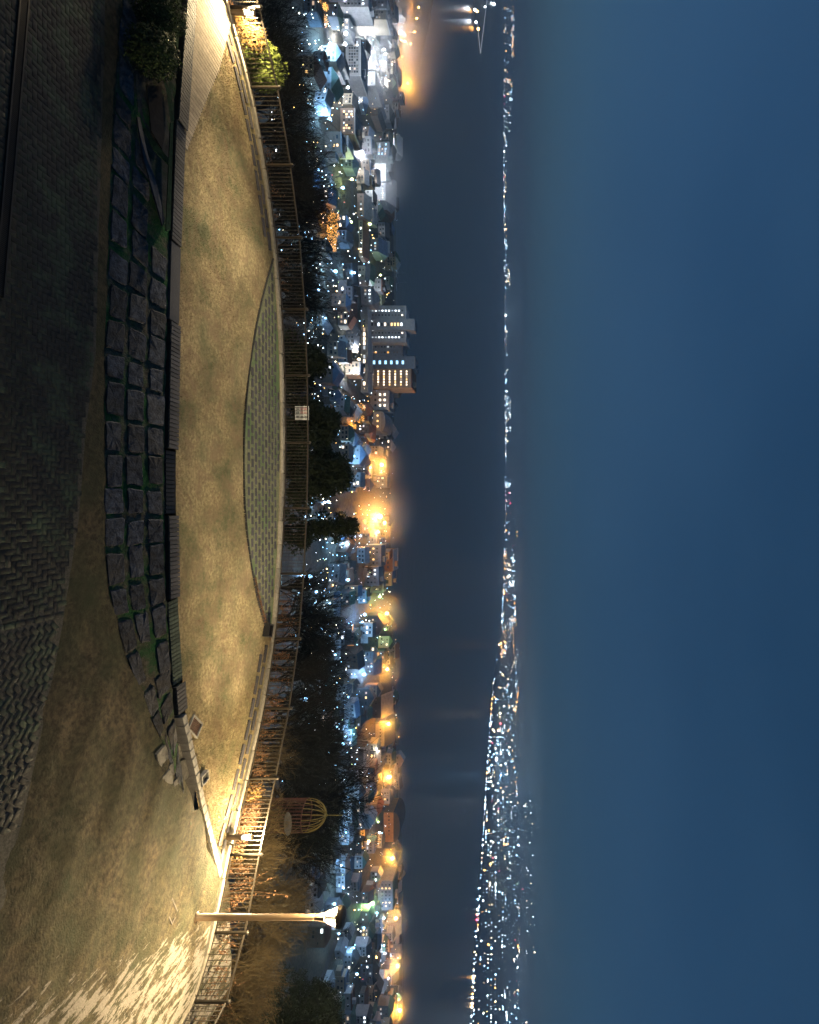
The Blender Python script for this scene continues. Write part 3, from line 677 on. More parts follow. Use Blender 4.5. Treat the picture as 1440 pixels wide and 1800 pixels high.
# birdcage shaped arbour on the slope
Yc = 30.0; base = P(478, 1433, Yc); gz = float(ground_z(base.x, Yc)); zb = base.z
cage = empty('birdcage_arbour', (base.x, Yc, gz), 0, 'red barred birdcage arbour with yellow dome ribs and spire below the railing', 'arbour')
rad = 27 * Yc / F; zt = P(539, 1433, Yc).z - gz; zd = P(573, 1433, Yc).z - gz; zs = P(603, 1433, Yc).z - gz
M_redbar = mat('red_bar', (0.085, 0.034, 0.03), (0.055, 0.024, 0.022), 8, 0.6); M_yel = mat('yellow_rib', (0.15, 0.115, 0.03), (0.10, 0.08, 0.024), 8, 0.5)
for i in range(30):
    a = 2 * math.pi * i / 30; m = MB(); m.tube([(rad * math.cos(a), rad * math.sin(a), 0), (rad * math.cos(a), rad * math.sin(a), zt)], 0.016, 5); m.build('bar', M_redbar, cage, False)
for z in (0.5, zt * .55, zt):
    m = MB(); m.tube([(rad * math.cos(2 * math.pi * i / 40), rad * math.sin(2 * math.pi * i / 40), z) for i in range(41)], 0.022, 6, False); m.build('hoop', M_redbar, cage, False, True)
for i in range(18):
    a = 2 * math.pi * i / 18; m = MB()
    m.tube([(rad * math.cos(a) * math.cos(q), rad * math.sin(a) * math.cos(q), zt + (zd - zt) * math.sin(q)) for q in np.linspace(0, 1.5, 9)], 0.02, 5); m.build('rib', M_yel, cage, False, True)
m = MB(); m.tube([(0, 0, zd - .05), (0, 0, zs)], 0.02, 6); m.ball((0, 0, zd), .09); m.build('spire', M_yel, cage, False)
ZPL = P(517, 1433, Yc).z - gz
m = MB(); ov = [(0.62 * math.cos(q) * rad / .82, 0, 0.2 * math.sin(q)) for q in np.linspace(0, 2 * math.pi, 28, endpoint=False)]
m.prism([(p[0], -rad - .03, p[2] + ZPL) for p in ov], 0.03, 0.01, (0, 1, 0)); pl = m.build('plaque', mat('plaque_grey', (.11, .11, .11), (.08, .08, .08), 9, .6), cage, False)
m = MB(); m.box((0.16, -rad - .045, ZPL), (0.4, .01, .16)); m.build('plaque_panel', mat('plaque_dark', (.10, .10, .11), None, 9, .6), pl, False)

# ------------------------------------------------------------------ plants
def leaf_cloud(centers, radii, per, size, flat=0.5, seed=1):
    """many small folded leaves spread through a set of clumps; returns verts, quads"""
    g = np.random.default_rng(seed); V = []
    for c_, r_ in zip(centers, radii):
        d = g.normal(size=(per, 3)); d /= np.linalg.norm(d, axis=1)[:, None]
        p = np.asarray(c_) + d * (r_ * g.uniform(0.35, 1.08, per) ** 0.6)[:, None] * np.array([1, 1, 0.9])
        a = g.normal(size=(per, 3)); a /= np.linalg.norm(a, axis=1)[:, None]
        b_ = np.cross(a, d); b_ /= np.linalg.norm(b_, axis=1)[:, None] + 1e-9
        s = size * g.uniform(0.6, 1.4, per)[:, None]
        V.append(np.stack([p - a * s, p + b_ * s * flat, p + a * s, p - b_ * s * flat], 1).reshape(-1, 3))
    V = np.concatenate(V); return V, np.arange(len(V)).reshape(-1, 4)

def bare_tree(seed, h, thick=1.0, levels=4, spread=0.55):
    rr = random.Random(seed); T = MB(); C = MB()
    def grow(p, d, L, r, lv):
        m = 3 if lv < 2 else 2; pts = [p]; rad = [r]; q = p.copy(); dd = d.copy()
        for i in range(m):
            dd = (dd + Vector((rr.uniform(-1, 1), rr.uniform(-1, 1), rr.uniform(-.2, .6))) * 0.16).normalized()
            q = q + dd * L / m; pts.append(q.copy()); rad.append(r * (1 - 0.42 * (i + 1) / m))
        (T if lv == 0 else C).tube(pts, rad, 6 if lv == 0 else (4 if lv == 1 else 3), False)
        if lv >= levels: return
        n = {0: 6, 1: 5, 2: 5, 3: 4}.get(lv, 4)
        for k in range(n):
            t = (0.45 + 0.55 * (k + rr.random()) / n) if lv == 0 else (0.22 + 0.78 * (k + rr.random()) / n)
            t = min(t, 1); f = t * m; i = min(int(f), m - 1); pp = pts[i].lerp(pts[i + 1], f - i)
            az = rr.uniform(0, 2 * math.pi); sp = spread * rr.uniform(0.7, 1.35)
            side = dd.cross(Vector((math.cos(az), math.sin(az), 0.3))).normalized()
            nd = (dd * math.cos(sp) + side * math.sin(sp) + Vector((0, 0, .12))).normalized()
            grow(pp, nd, L * rr.uniform(.55, .78), max(rad[i] * rr.uniform(.42, .6), 0.0075 * thick), lv + 1)
    grow(Vector((0, 0, -0.5)), Vector((rr.uniform(-.1, .1), rr.uniform(-.1, .1), 1)).normalized(), h * 0.42, h * 0.018 * thick, 0)
    zmax = max(v[2] for v in C.v)
    return T.mesh('trunk', M_bark), C.mesh('crown', M_bark), zmax
TREES = [bare_tree(i + 11, 9.0, 1.3, 4, 0.5 + 0.06 * (i % 3)) for i in range(6)]
def put_tree(y, Y, top, label, group, v=None):
    X = (y - 900) * Y / F; z = float(ground_z(X, Y)); h = HC + (top - HZ) * Y / F - z
    if h < 3.0 or h > 17: return False
    tm, cm, zm = TREES[v if v is not None else random.randrange(6)]; s = h / zm
    zn = next(t_ for lim, t_ in ((200, 'behind the lime shrub'), (400, 'below the left railing'), (560, 'left of the low evergreen'), (900, 'behind the notice board'), (1150, 'right of the open evergreen'), (1350, 'left of the birdcage arbour'), (1500, 'behind the birdcage arbour'), (1650, 'behind the lamp post'), (9999, 'near the right edge')) if y < lim)
    sz = ('small', 'middling', 'tall')[0 if h < 6 else (1 if h < 9.5 else 2)] + (' near' if Y < 48 else (' set back' if Y < 66 else ' distant'))
    label = f'{sz} dark leafless tree {zn}'; group = 'leafless trees ' + zn
    r = empty('bare_tree', (X, Y, z), random.uniform(0, 6.28), label, 'tree', group); r.scale = (s * random.uniform(.95, 1.25),) * 2 + (s,)
    link('trunk', tm, r); link('crown', cm, r); return True
gl, gr_ = 'leafless trees below the left of the railing', 'leafless trees below the right of the railing'
ll = 'dark leafless tree in the tangle below the left half of the railing'
lr = 'dark leafless tree in the tangle below the right half of the railing'
n = 0
while n < 44:
    y = random.uniform(30, 720); Y = random.uniform(31, 85)
    top = np.interp(y, [30, 150, 300, 450, 600, 720], [575, 592, 606, 612, 596, 585]) + random.uniform(-45, 4)
    n += bool(put_tree(y, Y, top, ll, gl)) or 0.2
n = 0
while n < 44:
    y = random.uniform(985, 1830); Y = random.uniform(34 if y < 1330 else 52, 88)
    top = np.interp(y, [985, 1100, 1250, 1400, 1550, 1700, 1830], [618, 628, 640, 655, 682, 682, 672]) + random.uniform(-60, 4)
    n += bool(put_tree(y, Y, top, lr, gr_)) or 0.2

def evergreen(y, Y, top, halfw, label, seed, clumps=70, per=130, size=0.13):
    X = (y - 900) * Y / F; z = float(ground_z(X, Y)); h = HC + (top - HZ) * Y / F - z; w = halfw * Y / F
    g = random.Random(seed); r = empty('evergreen_tree', (X, Y, z), 0, label, 'tree')
    t = MB(); t.tube([(0, 0, -.5), (.1, 0, h * .5), (0, .1, h * .92)], [h * .022, h * .016, .02], 7); cs = []; rs = []
    for i in range(clumps):
        q = g.random() ** .8; zz = h * (0.12 + 0.86 * q); rm = w * (1 - q) ** .55 * 1.05 + .12; a = g.uniform(0, 6.28); rr = rm * math.sqrt(g.random())
        c_ = (rr * math.cos(a), rr * math.sin(a), zz); cs.append(c_); rs.append(g.uniform(.28, .62) * (w / 2.2 + .3))
        if i % 3 == 0: t.tube([(0, 0, max(zz - rr * .5, .2)), c_], [.045, .015], 4, False)
    t.build('trunk', M_bark, r, False)
    V, Q = leaf_cloud(cs, rs, per, size, .45, seed); link('crown', np_mesh('crown', V, Q, M_ever), r)
evergreen(745, 33, 590, 60, 'broad dark evergreen below the railing behind the notice board', 3, 80)
evergreen(832, 36, 612, 62, 'tallest dark evergreen below the middle of the railing', 4, 95)
evergreen(925, 40, 626, 46, 'dark evergreen with open crown to the right of the tallest evergreen', 5, 55, 90)
evergreen(640, 34, 566, 58, 'low dark evergreen to the left of the notice board', 6, 60)
evergreen(1765, 40, 600, 60, 'dark bushy evergreen on the slope right of the lamp post', 8, 110, 220, .075)
evergreen(1800, 34, 600, 60, 'dark evergreen cut off at the right end of the railing', 9, 110, 220, .075)

def shrub(name, c, rx, rz, label, mt, seed, per=2600, size=0.035, group=None, lobes=1):
    r = empty(name, (c[0], c[1], c[2]), 0, label, 'shrub', group); g = random.Random(seed)
    m = MB()
    for i in range(7):
        a = g.uniform(0, 6.28); m.tube([(0, 0, -.1), (math.cos(a) * rx * .35, math.sin(a) * rx * .35, rz * .9), (math.cos(a) * rx * .7, math.sin(a) * rx * .7, rz * 1.5)], [.02, .014, .006], 4, False)
    m.build('stem', M_bark, r, False)
    cs = [(0, 0, rz)] + [(rx * .5 * math.cos(i * 2.1), rx * .5 * math.sin(i * 2.1), rz * g.uniform(.7, 1.3)) for i in range(lobes - 1)]
    V, Q = leaf_cloud(cs, [rx if i == 0 else rx * .62 for i in range(len(cs))], per, size, .5, seed)
    V[:, 2] = (V[:, 2] - rz) * rz / rx + rz; link('foliage', np_mesh('foliage', V, Q, mt), r); return r
g1 = P(255, 92, 14.9); shrub('clipped_shrub', (g1.x, g1.y, -0.75), 0.62, 0.72, 'round clipped shrub in front of the bench, nearer the stone wall', M_shrub, 21, 3600, .04)
g1 = P(255, 15, 15.2); shrub('clipped_shrub', (g1.x, g1.y, -0.75), 0.66, 0.72, 'round clipped shrub at the left edge beside the other round shrub', M_shrub, 22, 3600, .04)
def out_shrub(y, off, rx, rz, label, mt, seed, per=900, size=.05, lobes=4, up=0.0):
    s = min(np.linspace(s0 - 3, s1, 1500), key=lambda s: abs(px(edge_at(s, off)[0], edge_at(s, off)[1], 0)[1] - y)); x, yq, _ = edge_at(s, off)
    shrub('railing_shrub', (x, yq, float(ground_z(x, yq)) + up), rx, rz, label, mt, seed, per, size, None, lobes)
out_shrub(118, 1.3, 0.75, 1.05, 'lime green bushy shrub behind the railing near the left bollard', M_limeleaf, 31, 1500, .05, 5)
out_shrub(60, 0.9, 0.6, 0.75, 'rusty orange shrub behind the railing right beside the left bollard', M_autumn, 32, 900, .035, 5)
out_shrub(88, 0.7, 0.45, 0.6, 'mixed yellow green shrub between the orange shrub and the lime shrub', M_limeleaf, 33, 700, .04, 3)
out_shrub(1388, 0.8, 0.4, 0.55, 'yellow leafed shrub behind the railing left of the right bollard', M_autumn, 34, 700, .035, 3)
out_shrub(1435, 1.0, 0.5, 0.6, 'rust brown round shrub behind the railing beside the right bollard', M_seed, 35, 900, .03, 3)
out_shrub(1508, 0.5, 0.3, 0.45, 'small yellow shrub behind the railing just right of the right bollard', M_autumn, 36, 500, .03, 2)

# tall dry stalks with seed heads along the right of the railing
def stalks(x, y, z, n, h, label, seed, grp):
    g = random.Random(seed); r = empty('dry_stalks', (x, y, z), 0, label, 'dry plant', grp); st_ = MB(); hd = MB()
    for i in range(n):
        a = g.uniform(0, 6.28); l = g.uniform(.05, .38) * h; hh = h * g.uniform(.6, 1.05); bx_, by_ = g.uniform(-.15, .15), g.uniform(-.15, .15)
        p0 = Vector((bx_, by_, -.05)); p1 = Vector((bx_ + math.cos(a) * l * .4, by_ + math.sin(a) * l * .4, hh * .6)); p2 = Vector((bx_ + math.cos(a) * l, by_ + math.sin(a) * l, hh))
        st_.tube([p0, p1, p2], [.008, .006, .004], 3, False)
        for k in range(g.randrange(5, 10)):
            q = p1.lerp(p2, g.uniform(.2, 1)) + Vector((g.uniform(-.07, .07), g.uniform(-.07, .07), g.uniform(-.05, .06))); s = g.uniform(.014, .032)
            hd.add([q + Vector((s, 0, 0)), q + Vector((0, s, 0)), q + Vector((-s, 0, 0)), q + Vector((0, -s, 0)), q + Vector((0, 0, s)), q - Vector((0, 0, s))], [(0, 1, 4), (1, 2, 4), (2, 3, 4), (3, 0, 4), (1, 0, 5), (2, 1, 5), (3, 2, 5), (0, 3, 5)])
    st_.build('stem', M_seed, r, False)['kind'] = 'stuff'; hd.build('seed_head', M_seed, r, False)['kind'] = 'stuff'
sa = edge_s_near(3.5, 22.6); sb = edge_s_near(14.9, 15.0); i = 0
for s in np.arange(sa, sb, 0.30):
    x, y, _ = edge_at(s, random.uniform(.35, 1.1)); i += 1
    stalks(x, y, float(ground_z(x, y)), random.randrange(5, 9), random.uniform(.7, 1.25), 'clump of brown dry stalks behind the railing ' + next(t_ for lim, t_ in ((1150, 'near the catch basin'), (1270, 'between catch basin and pit cover'), (1390, 'above the ground box'), (1470, 'near the birdcage arbour'), (1560, 'just right of the bollard light'), (1640, 'at the lamp post'), (9999, 'right of the lamp post')) if px(x, y, 0)[1] < lim), 100 + i, 'dry stalks behind the railing')
x, y, _ = edge_at(edge_s_near(12.5, 18.1), .6); stalks(x, y, float(ground_z(x, y)), 5, 2.5, 'tallest dry stalks rising above the railing left of the lamp post', 300, None)
x, y, _ = edge_at(edge_s_near(14.4, 16.7), .6); stalks(x, y, float(ground_z(x, y)), 5, 2.0, 'tall dry stalks rising above the railing right of the lamp post', 301, None)
for i, s in enumerate(np.arange(edge_s_near(-17, 18.6), edge_s_near(-9, 22.8), 0.8)):
    x, y, _ = edge_at(s, random.uniform(.4, 1.0))
    stalks(x, y, float(ground_z(x, y)), 5, random.uniform(.5, .9), 'clump of brown dry stalks behind the left of the railing', 400 + i, 'dry stalks behind the left railing')

# lit saplings and scrub branches on the slope around the lamp post
M_litbark = mat('lamplit_bark', (0.15, 0.11, 0.05), (0.07, 0.05, 0.024), 6, 0.9)  # lamplight on the saplings is put into this paler bark colour
SAP = []
for i in range(3):
    tm, cm, zm = bare_tree(70 + i, 5.0, 0.75, 4, 0.62); tm.materials[0] = M_litbark; cm.materials[0] = M_litbark; SAP.append((tm, cm, zm))
for i, (y, Y, top) in enumerate(((1400, 25, 500), (1455, 27, 520), (1500, 24, 505), (1530, 29, 545), (1560, 24, 520), (1590, 31, 560), (1640, 25, 540), (1668, 29, 560), (1700, 23, 505), (1722, 27, 545), (1750, 24, 520), (1785, 22, 490), (1345, 29, 520), (1300, 33, 535))):
    X = (y - 900) * Y / F; z = float(ground_z(X, Y)); h = HC + (top - HZ) * Y / F - z; tm, cm, zm = SAP[i % 3]; s = max(h, 1.6) / zm
    r = empty('sapling', (X, Y, z), random.uniform(0, 6), ('low' if h < 3 else 'taller') + ' lamp lit leafless sapling on the slope ' + ('left of' if y < 1610 else 'right of') + ' the lamp post', 'sapling', 'lamp lit saplings ' + ('left' if y < 1610 else 'right')); r.scale = (s * 1.35, s * 1.35, s)
    link('trunk', tm, r); link('crown', cm, r)
# rank dry grass on the slope below the lamp
def slope_pts(n):
    X = rng.uniform(4, 40, n); Y = rng.uniform(12, 50, n); d = edge_dist(X, Y); k = (d > 3.0) & (d < 22); X, Y = X[k], Y[k]
    return np.stack([X, Y, ground_z(X, Y) - .03], -1)
o = blades('slope_grass', 190000, slope_pts, mat('rank_grass', (0.28, 0.205, 0.095), (0.09, 0.065, 0.03), 1.5, 0.95), 0.25, 0.8, 0.010, lean=1.2)
tag(o, 'rank dry brown grass on the slope below the lamp post', 'grass', kind='stuff')
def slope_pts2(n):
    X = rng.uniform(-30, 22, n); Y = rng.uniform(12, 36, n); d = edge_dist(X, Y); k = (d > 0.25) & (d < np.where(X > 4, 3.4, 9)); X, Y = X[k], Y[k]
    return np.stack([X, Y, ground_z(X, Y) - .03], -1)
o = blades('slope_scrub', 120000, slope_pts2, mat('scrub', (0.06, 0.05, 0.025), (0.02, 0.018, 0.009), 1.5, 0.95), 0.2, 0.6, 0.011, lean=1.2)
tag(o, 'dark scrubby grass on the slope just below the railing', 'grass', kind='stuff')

# ------------------------------------------------------------------ the lower town
E_warm = emit('window_warm', (1.0, 0.62, 0.22), 2.6); E_white = emit('window_white', (0.85, 0.92, 1.0), 3.4); E_blue = emit('window_blue', (0.35, 0.70, 1.0), 2.2)
E_peach = emit('window_peach', (1.0, 0.80, 0.58), 3.2); E_pdim = emit('window_peach_dim', (1.0, 0.72, 0.48), 0.7); E_wdim = emit('window_white_dim', (0.8, 0.9, 1.0), 0.7); E_gold = emit('gold_garland', (1.0, 0.45, 0.05), 1.8)
M_curtain = mat('drawn_curtain', (.16, .155, .15), (.11, .105, .10), 2, .8)
M_glass = mat('dark_glass', (0.02, 0.025, 0.035), (0.015, 0.018, 0.025), 3, 0.2, spec=0.5)
WALLS = {'white': mat('wall_white', (.46, .47, .49), (.33, .34, .36), .35, .85, rand=.15), 'grey': mat('wall_grey', (.35, .365, .39), (.26, .27, .29), .35, .85, rand=.15), 'cream': mat('wall_cream', (.40, .35, .28), (.30, .26, .20), .35, .85, rand=.15),
         'brown': mat('wall_brown', (.17, .12, .095), (.11, .08, .06), .35, .85, rand=.15), 'blue grey': mat('wall_blue', (.18, .225, .28), (.12, .155, .19), .35, .85, rand=.15), 'tan': mat('wall_tan', (.40, .32, .24), (.29, .23, .17), .35, .85, rand=.15),
         'pink': mat('wall_pink', (.38, .28, .26), (.28, .2, .19), .35, .85), 'dark': mat('wall_dark', (.06, .065, .075), (.04, .042, .05), .35, .85), 'orange': mat('wall_orange', (.45, .27, .12), (.33, .19, .09), .35, .85)}
ROOFS = {'grey': mat('roof_grey', (.22, .23, .26), (.14, .15, .17), .5, .7), 'blue': mat('roof_blue', (.10, .16, .26), (.07, .11, .18), .5, .6), 'dark': mat('roof_dark', (.05, .055, .065), (.03, .033, .04), .5, .7),
         'rust': mat('roof_rust', (.20, .09, .06), (.13, .06, .04), .5, .75), 'pale': mat('roof_pale', (.42, .44, .48), (.32, .34, .37), .5, .7), 'green': mat('roof_green', (.07, .13, .10), (.045, .085, .065), .5, .7)}
_win = {}
def win_mesh(w, h, mt):
    k = (round(w, 2), round(h, 2), mt.name)
    if k not in _win:
        b = MB(); b.box((0, 0, 0), (w, .16, h)); _win[k] = b.mesh('window', mt)
    return _win[k]
def box_building(name, loc, rz, W, D, H, wallm, roof, roofm, label, cat='building', group=None, rows=0, cols=0, lit=0.3, litm=None, ww=1.1, wh=1.2, litset=None, side=0, sill=0.0, margin=0.08, z0=0.18, z1=0.08, ledges=False):
    """local frame: facade looks to -Y; origin at the middle of the facade's foot"""
    r = empty(name, loc, rz, label, cat, group)
    m = MB(); m.box((0, D / 2, H / 2 - 2), (W, D, H + 4)); m.build('wall', wallm, r, False)
    m = MB(); ov = 0.45
    if roof == 'gable':        # ridge along x
        h = D * .32; m.add([(-W / 2 - ov, -ov, H), (W / 2 + ov, -ov, H), (W / 2 + ov, D + ov, H), (-W / 2 - ov, D + ov, H), (-W / 2 - ov, D / 2, H + h), (W / 2 + ov, D / 2, H + h)],
              [(0, 1, 5, 4), (2, 3, 4, 5), (1, 2, 5), (3, 0, 4), (3, 2, 1, 0)])
    elif roof == 'gable_front':
        h = W * .34; m.add([(-W / 2 - ov, -ov, H), (W / 2 + ov, -ov, H), (W / 2 + ov, D + ov, H), (-W / 2 - ov, D + ov, H), (0, -ov, H + h), (0, D + ov, H + h)],
              [(0, 1, 4), (1, 2, 5, 4), (2, 3, 5), (3, 0, 4, 5), (3, 2, 1, 0)])
    elif roof == 'hip':
        h = min(W, D) * .3; q = min(W, D) * .4
        m.add([(-W / 2 - ov, -ov, H), (W / 2 + ov, -ov, H), (W / 2 + ov, D + ov, H), (-W / 2 - ov, D + ov, H), (-W / 2 + q, D / 2, H + h), (W / 2 - q, D / 2, H + h)], [(0, 1, 5, 4), (2, 3, 4, 5), (1, 2, 5), (3, 0, 4), (3, 2, 1, 0)])
    elif roof == 'curved':
        nn = 10; pts = [(W / 2 * 1.03 * math.cos(math.pi * (1 - i / nn)), H + W * .22 * math.sin(math.pi * i / nn)) for i in range(nn + 1)]
        m.add([(p[0], -.4, p[1]) for p in pts] + [(p[0], D + .4, p[1]) for p in pts], [(i + 1, i, nn + 1 + i, nn + 2 + i) for i in range(nn)] + [tuple(range(nn + 1)), tuple(reversed(range(nn + 1, 2 * nn + 2)))])
    else:                       # flat with a parapet
        t = .35
        for c_, d_ in (((0, t / 2, H + .4), (W + .1, t, .8)), ((0, D - t / 2, H + .4), (W + .1, t, .8)), ((-W / 2 + t / 2, D / 2, H + .4), (t, D - 2 * t, .8)), ((W / 2 - t / 2, D / 2, H + .4), (t, D - 2 * t, .8))): m.box(c_, d_)
        m.box((0, D / 2, H + .05), (W - .7, D - .7, .1))
    ro = m.build('roof', roofm, r, False)
    if roof == 'flat' and W > 9:
        m = MB(); m.box((W * .2, D * .5, H + 1.2), (min(W * .25, 5), min(D * .3, 4), 2.2)); m.build('plant_room', wallm, ro, False)
    if cat == 'house' and random.random() < .5:
        sg = random.choice((-1, 1)); wa = W * random.uniform(.3, .5); ha = H * random.uniform(.4, .65)
        m = MB(); m.box((sg * (W / 2 + wa / 2 - .2), D * .45, ha / 2 - 1), (wa, D * .7, ha + 2)); an = m.build('annex', wallm, r, False)
        m = MB(); m.box((sg * (W / 2 + wa / 2 - .1), D * .45, ha + .12), (wa + .3, D * .7 + .5, .24)); m.build('annex_roof', roofm, an, False)
    if cat == 'house' and random.random() < .4:
        m = MB(); m.box((W * random.uniform(-.3, .3), D * .5, H + D * .2), (.7, .7, 2.2)); m.build('chimney', wallm, ro, False)
    if cat == 'house' and random.random() < .35 and H > 5:
        m = MB(); m.box((0, -.7, H * .5), (W * .6, 1.3, .15)); m.box((0, -1.3, H * .5 + .5), (W * .6, .08, .9)); m.build('balcony', wallm, r, False)
    if rows and cols:
        for i in range(rows):
            zz = H * z0 + (H * (1 - z0 - z1)) * (i + .5) / rows
            for j in range(cols):
                xx = -W / 2 + W * margin + W * (1 - 2 * margin) * (j + .5) / cols
                on = (litset(i, j) if litset else (random.choice((litm or E_warm, litm or E_warm, E_pdim, E_wdim)) if random.random() < lit else None))
                if not litset and random.random() < .1: continue
                w_ = ww * random.choice((.8, 1, 1, 1.5)) if cat == 'house' else ww
                link('window', win_mesh(w_, wh, on or (M_curtain if random.random() < .4 else M_glass)), r, (xx + (random.uniform(-.4, .4) if cat == 'house' else 0), -.05, zz))
            if ledges:
                m = MB(); m.box((0, -.45, zz - wh * .75), (W + .02, .9, .22)); m.build('balcony', wallm, r, False)
        if side:
            sd_, cs_ = side; rr_ = max(1, rows)
            for i in range(rr_):
                zz = H * z0 + (H * (1 - z0 - z1)) * (i + .5) / rr_
                for j in range(cs_):
                    yy = D * (j + .5) / cs_
                    link('window', win_mesh(ww, wh, (litm or E_warm) if random.random() < lit else M_glass), r, (sd_ * (W / 2 + .05), yy, zz), (0, 0, math.pi / 2))
    return r
TAKEN = []
def landmark(y0, y1, xb, xt, D, wallc, roof, roofc, label, rz=0.0, name='building', **k):
    b0 = ground_hit(xb, (y0 + y1) / 2); W = (y1 - y0) * b0.y / F; H = (xt - xb) * b0.y / F
    TAKEN.append((b0.x, b0.y + D / 2, max(W, D) * .55 + 3))
    return box_building(name, b0, rz, W, D, H, WALLS[wallc], roof, ROOFS[roofc], label, **k)

# the waterfront hotel
def h_lit(i, j):
    if j in (0, 6): return (E_wdim if random.random() < .3 else E_white) if i < 10 else None
    if i == 10 and j in (1, 2, 4, 5): return E_peach
    if j == 3 and i in (3, 5, 7, 8, 9, 10): return [E_white, None, E_peach, None, E_warm, E_warm, E_warm, E_white][i - 3] if i != 5 else E_peach
    return None
b0 = ground_hit(642, 569)
landmark(537, 602, 642, 712, 16, 'grey', 'flat', 'pale', 'tallest grey slab hotel with columns of small windows and central shaft', rows=11, cols=7, litset=h_lit, ww=1.0, wh=1.1, z0=.06, z1=.03)
W1 = 20 * b0.y / F
box_building('stair_tower', (b0.x + .8, b0.y - 1.0, b0.z), 0, W1, 10, (728 - 642) * b0.y / F, WALLS['grey'], 'flat', ROOFS['grey'], 'narrow lift shaft tower rising through the roof of the tallest grey hotel', 'tower', rows=11, cols=1, ww=2.2, wh=1.2, z0=.05, z1=.22, litset=lambda i, j: [None, None, None, E_white, None, E_peach, None, E_warm, E_warm, E_warm, E_white][i])
landmark(603, 626, 646, 706, 18, 'blue grey', 'flat', 'grey', 'recessed blue grey hotel wing between the two hotel towers', rows=9, cols=2, lit=.25, litm=E_gold, z0=.1)
landmark(626, 648, 646, 728, 16, 'blue grey', 'flat', 'grey', 'narrow hotel tower with a column of blue lit stair windows', rows=6, cols=1, ww=2.6, wh=1.6, z0=.08, z1=.18, litset=lambda i, j: E_blue)
landmark(648, 681, 646, 722, 20, 'tan', 'flat', 'rust', 'stepped tan hotel block with bright lights on every balcony', rows=7, cols=6, ww=1.1, wh=1.0, ledges=True, z0=.05, z1=.03, litset=lambda i, j: random.choice((E_peach, E_peach, E_peach, E_pdim, E_warm)))
landmark(540, 690, 634, 645, 14, 'grey', 'flat', 'pale', 'long low podium in front of the hotel towers', rows=1, cols=16, lit=.5, litm=E_peach, ww=2.4, wh=1.4, z0=.2)
landmark(686, 720, 650, 683, 16, 'white', 'flat', 'grey', 'white block with three rows of warm round lights beside the hotel', rows=3, cols=3, ww=1.6, wh=1.4, litset=lambda i, j: E_peach if i else None)
landmark(723, 757, 648, 670, 26, 'grey', 'curved', 'grey', 'grey hall with curved barrel roof right of the hotel', rows=1, cols=3, litset=lambda i, j: E_warm, ww=1.2, wh=1.2, z0=.5)
# left cluster
landmark(-14, 12, 594, 645, 14, 'white', 'flat', 'pale', 'white apartment block cut by the left edge with balcony rows', rows=6, cols=3, lit=.25, litm=E_white, ledges=True)
landmark(-16, 14, 645, 678, 20, 'blue grey', 'flat', 'blue', 'blue grey office block behind the left edge apartment block', rows=4, cols=5, lit=.2, litm=E_white)
landmark(18, 34, 624, 678, 13, 'cream', 'flat', 'pale', 'cream apartment tower with lit balconies near the left edge', rows=9, cols=3, lit=.3, litm=E_white, ledges=True)
landmark(66, 134, 608, 632, 18, 'grey', 'flat', 'pale', 'wide grey office block with rows of small square windows', rows=4, cols=11, lit=.18, litm=E_white, ww=1.3, wh=1.2)
landmark(92, 112, 577, 602, 12, 'grey', 'flat', 'grey', 'grey three storey block above the bare trees at left', rows=3, cols=4, lit=.2, litm=E_white)
landmark(112, 126, 578, 596, 10, 'white', 'flat', 'pale', 'small white block beside the grey three storey block', rows=2, cols=3, lit=.1)
landmark(32, 52, 597, 614, 12, 'white', 'hip', 'pale', 'white floodlit house with pale hipped roof at left', rows=2, cols=4, lit=.5, litm=E_white)
landmark(126, 150, 636, 660, 22, 'grey', 'hip', 'grey', 'grey hall with hipped roof beside the floodlit car park', rows=2, cols=5, lit=.1)
landmark(166, 186, 650, 664, 18, 'tan', 'gable_front', 'grey', 'middle tan gabled warehouse of three in a row', rows=1, cols=2, lit=.3)
landmark(186, 204, 652, 664, 18, 'brown', 'gable_front', 'dark', 'brown gabled warehouse, right one of three in a row', rows=1, cols=2, lit=.5)
landmark(148, 166, 648, 662, 18, 'grey', 'gable_front', 'blue', 'grey gabled warehouse, left one of three in a row', rows=1, cols=2, lit=.3)
landmark(190, 236, 598, 622, 16, 'brown', 'flat', 'grey', 'brown office building with many orange lit windows', rows=4, cols=8, lit=.4, litm=E_warm)
landmark(238, 258, 588, 610, 12, 'white', 'flat', 'pale', 'white building with large square window grid above the bare trees', rows=2, cols=4, ww=3.0, wh=3.0, lit=.1, litm=E_white)
landmark(246, 278, 660, 682, 14, 'blue grey', 'flat', 'blue', 'blue lit seafront building with bright white trim', rz=-.3, rows=3, cols=5, lit=.7, litm=E_blue, ww=2.0)
landmark(236, 268, 684, 698, 12, 'white', 'gable', 'pale', 'white seafront hall with bright eaves line', rows=1, cols=6, lit=.8, litm=E_white, ww=2.4, wh=1.0)
landmark(288, 318, 655, 676, 22, 'white', 'flat', 'pale', 'floodlit white seafront hall under the bluish glare', rows=1, cols=6, lit=1.0, litm=E_white, ww=2.6, wh=2.0)
landmark(319, 352, 656, 678, 20, 'grey', 'gable', 'grey', 'grey seafront warehouse with a line of lamps on its eaves', rows=1, cols=7, lit=.7, litm=E_white, ww=1.2, wh=1.0, z0=.6)
landmark(353, 373, 664, 679, 16, 'brown', 'gable', 'rust', 'rust roofed shed with bright blue end wall on the waterfront', rows=1, cols=3, litset=lambda i, j: E_blue, ww=1.8)
landmark(340, 382, 628, 640, 12, 'pink', 'gable', 'grey', 'long pink walled terrace lit warm along the street', rows=1, cols=8, lit=.4, litm=E_peach)
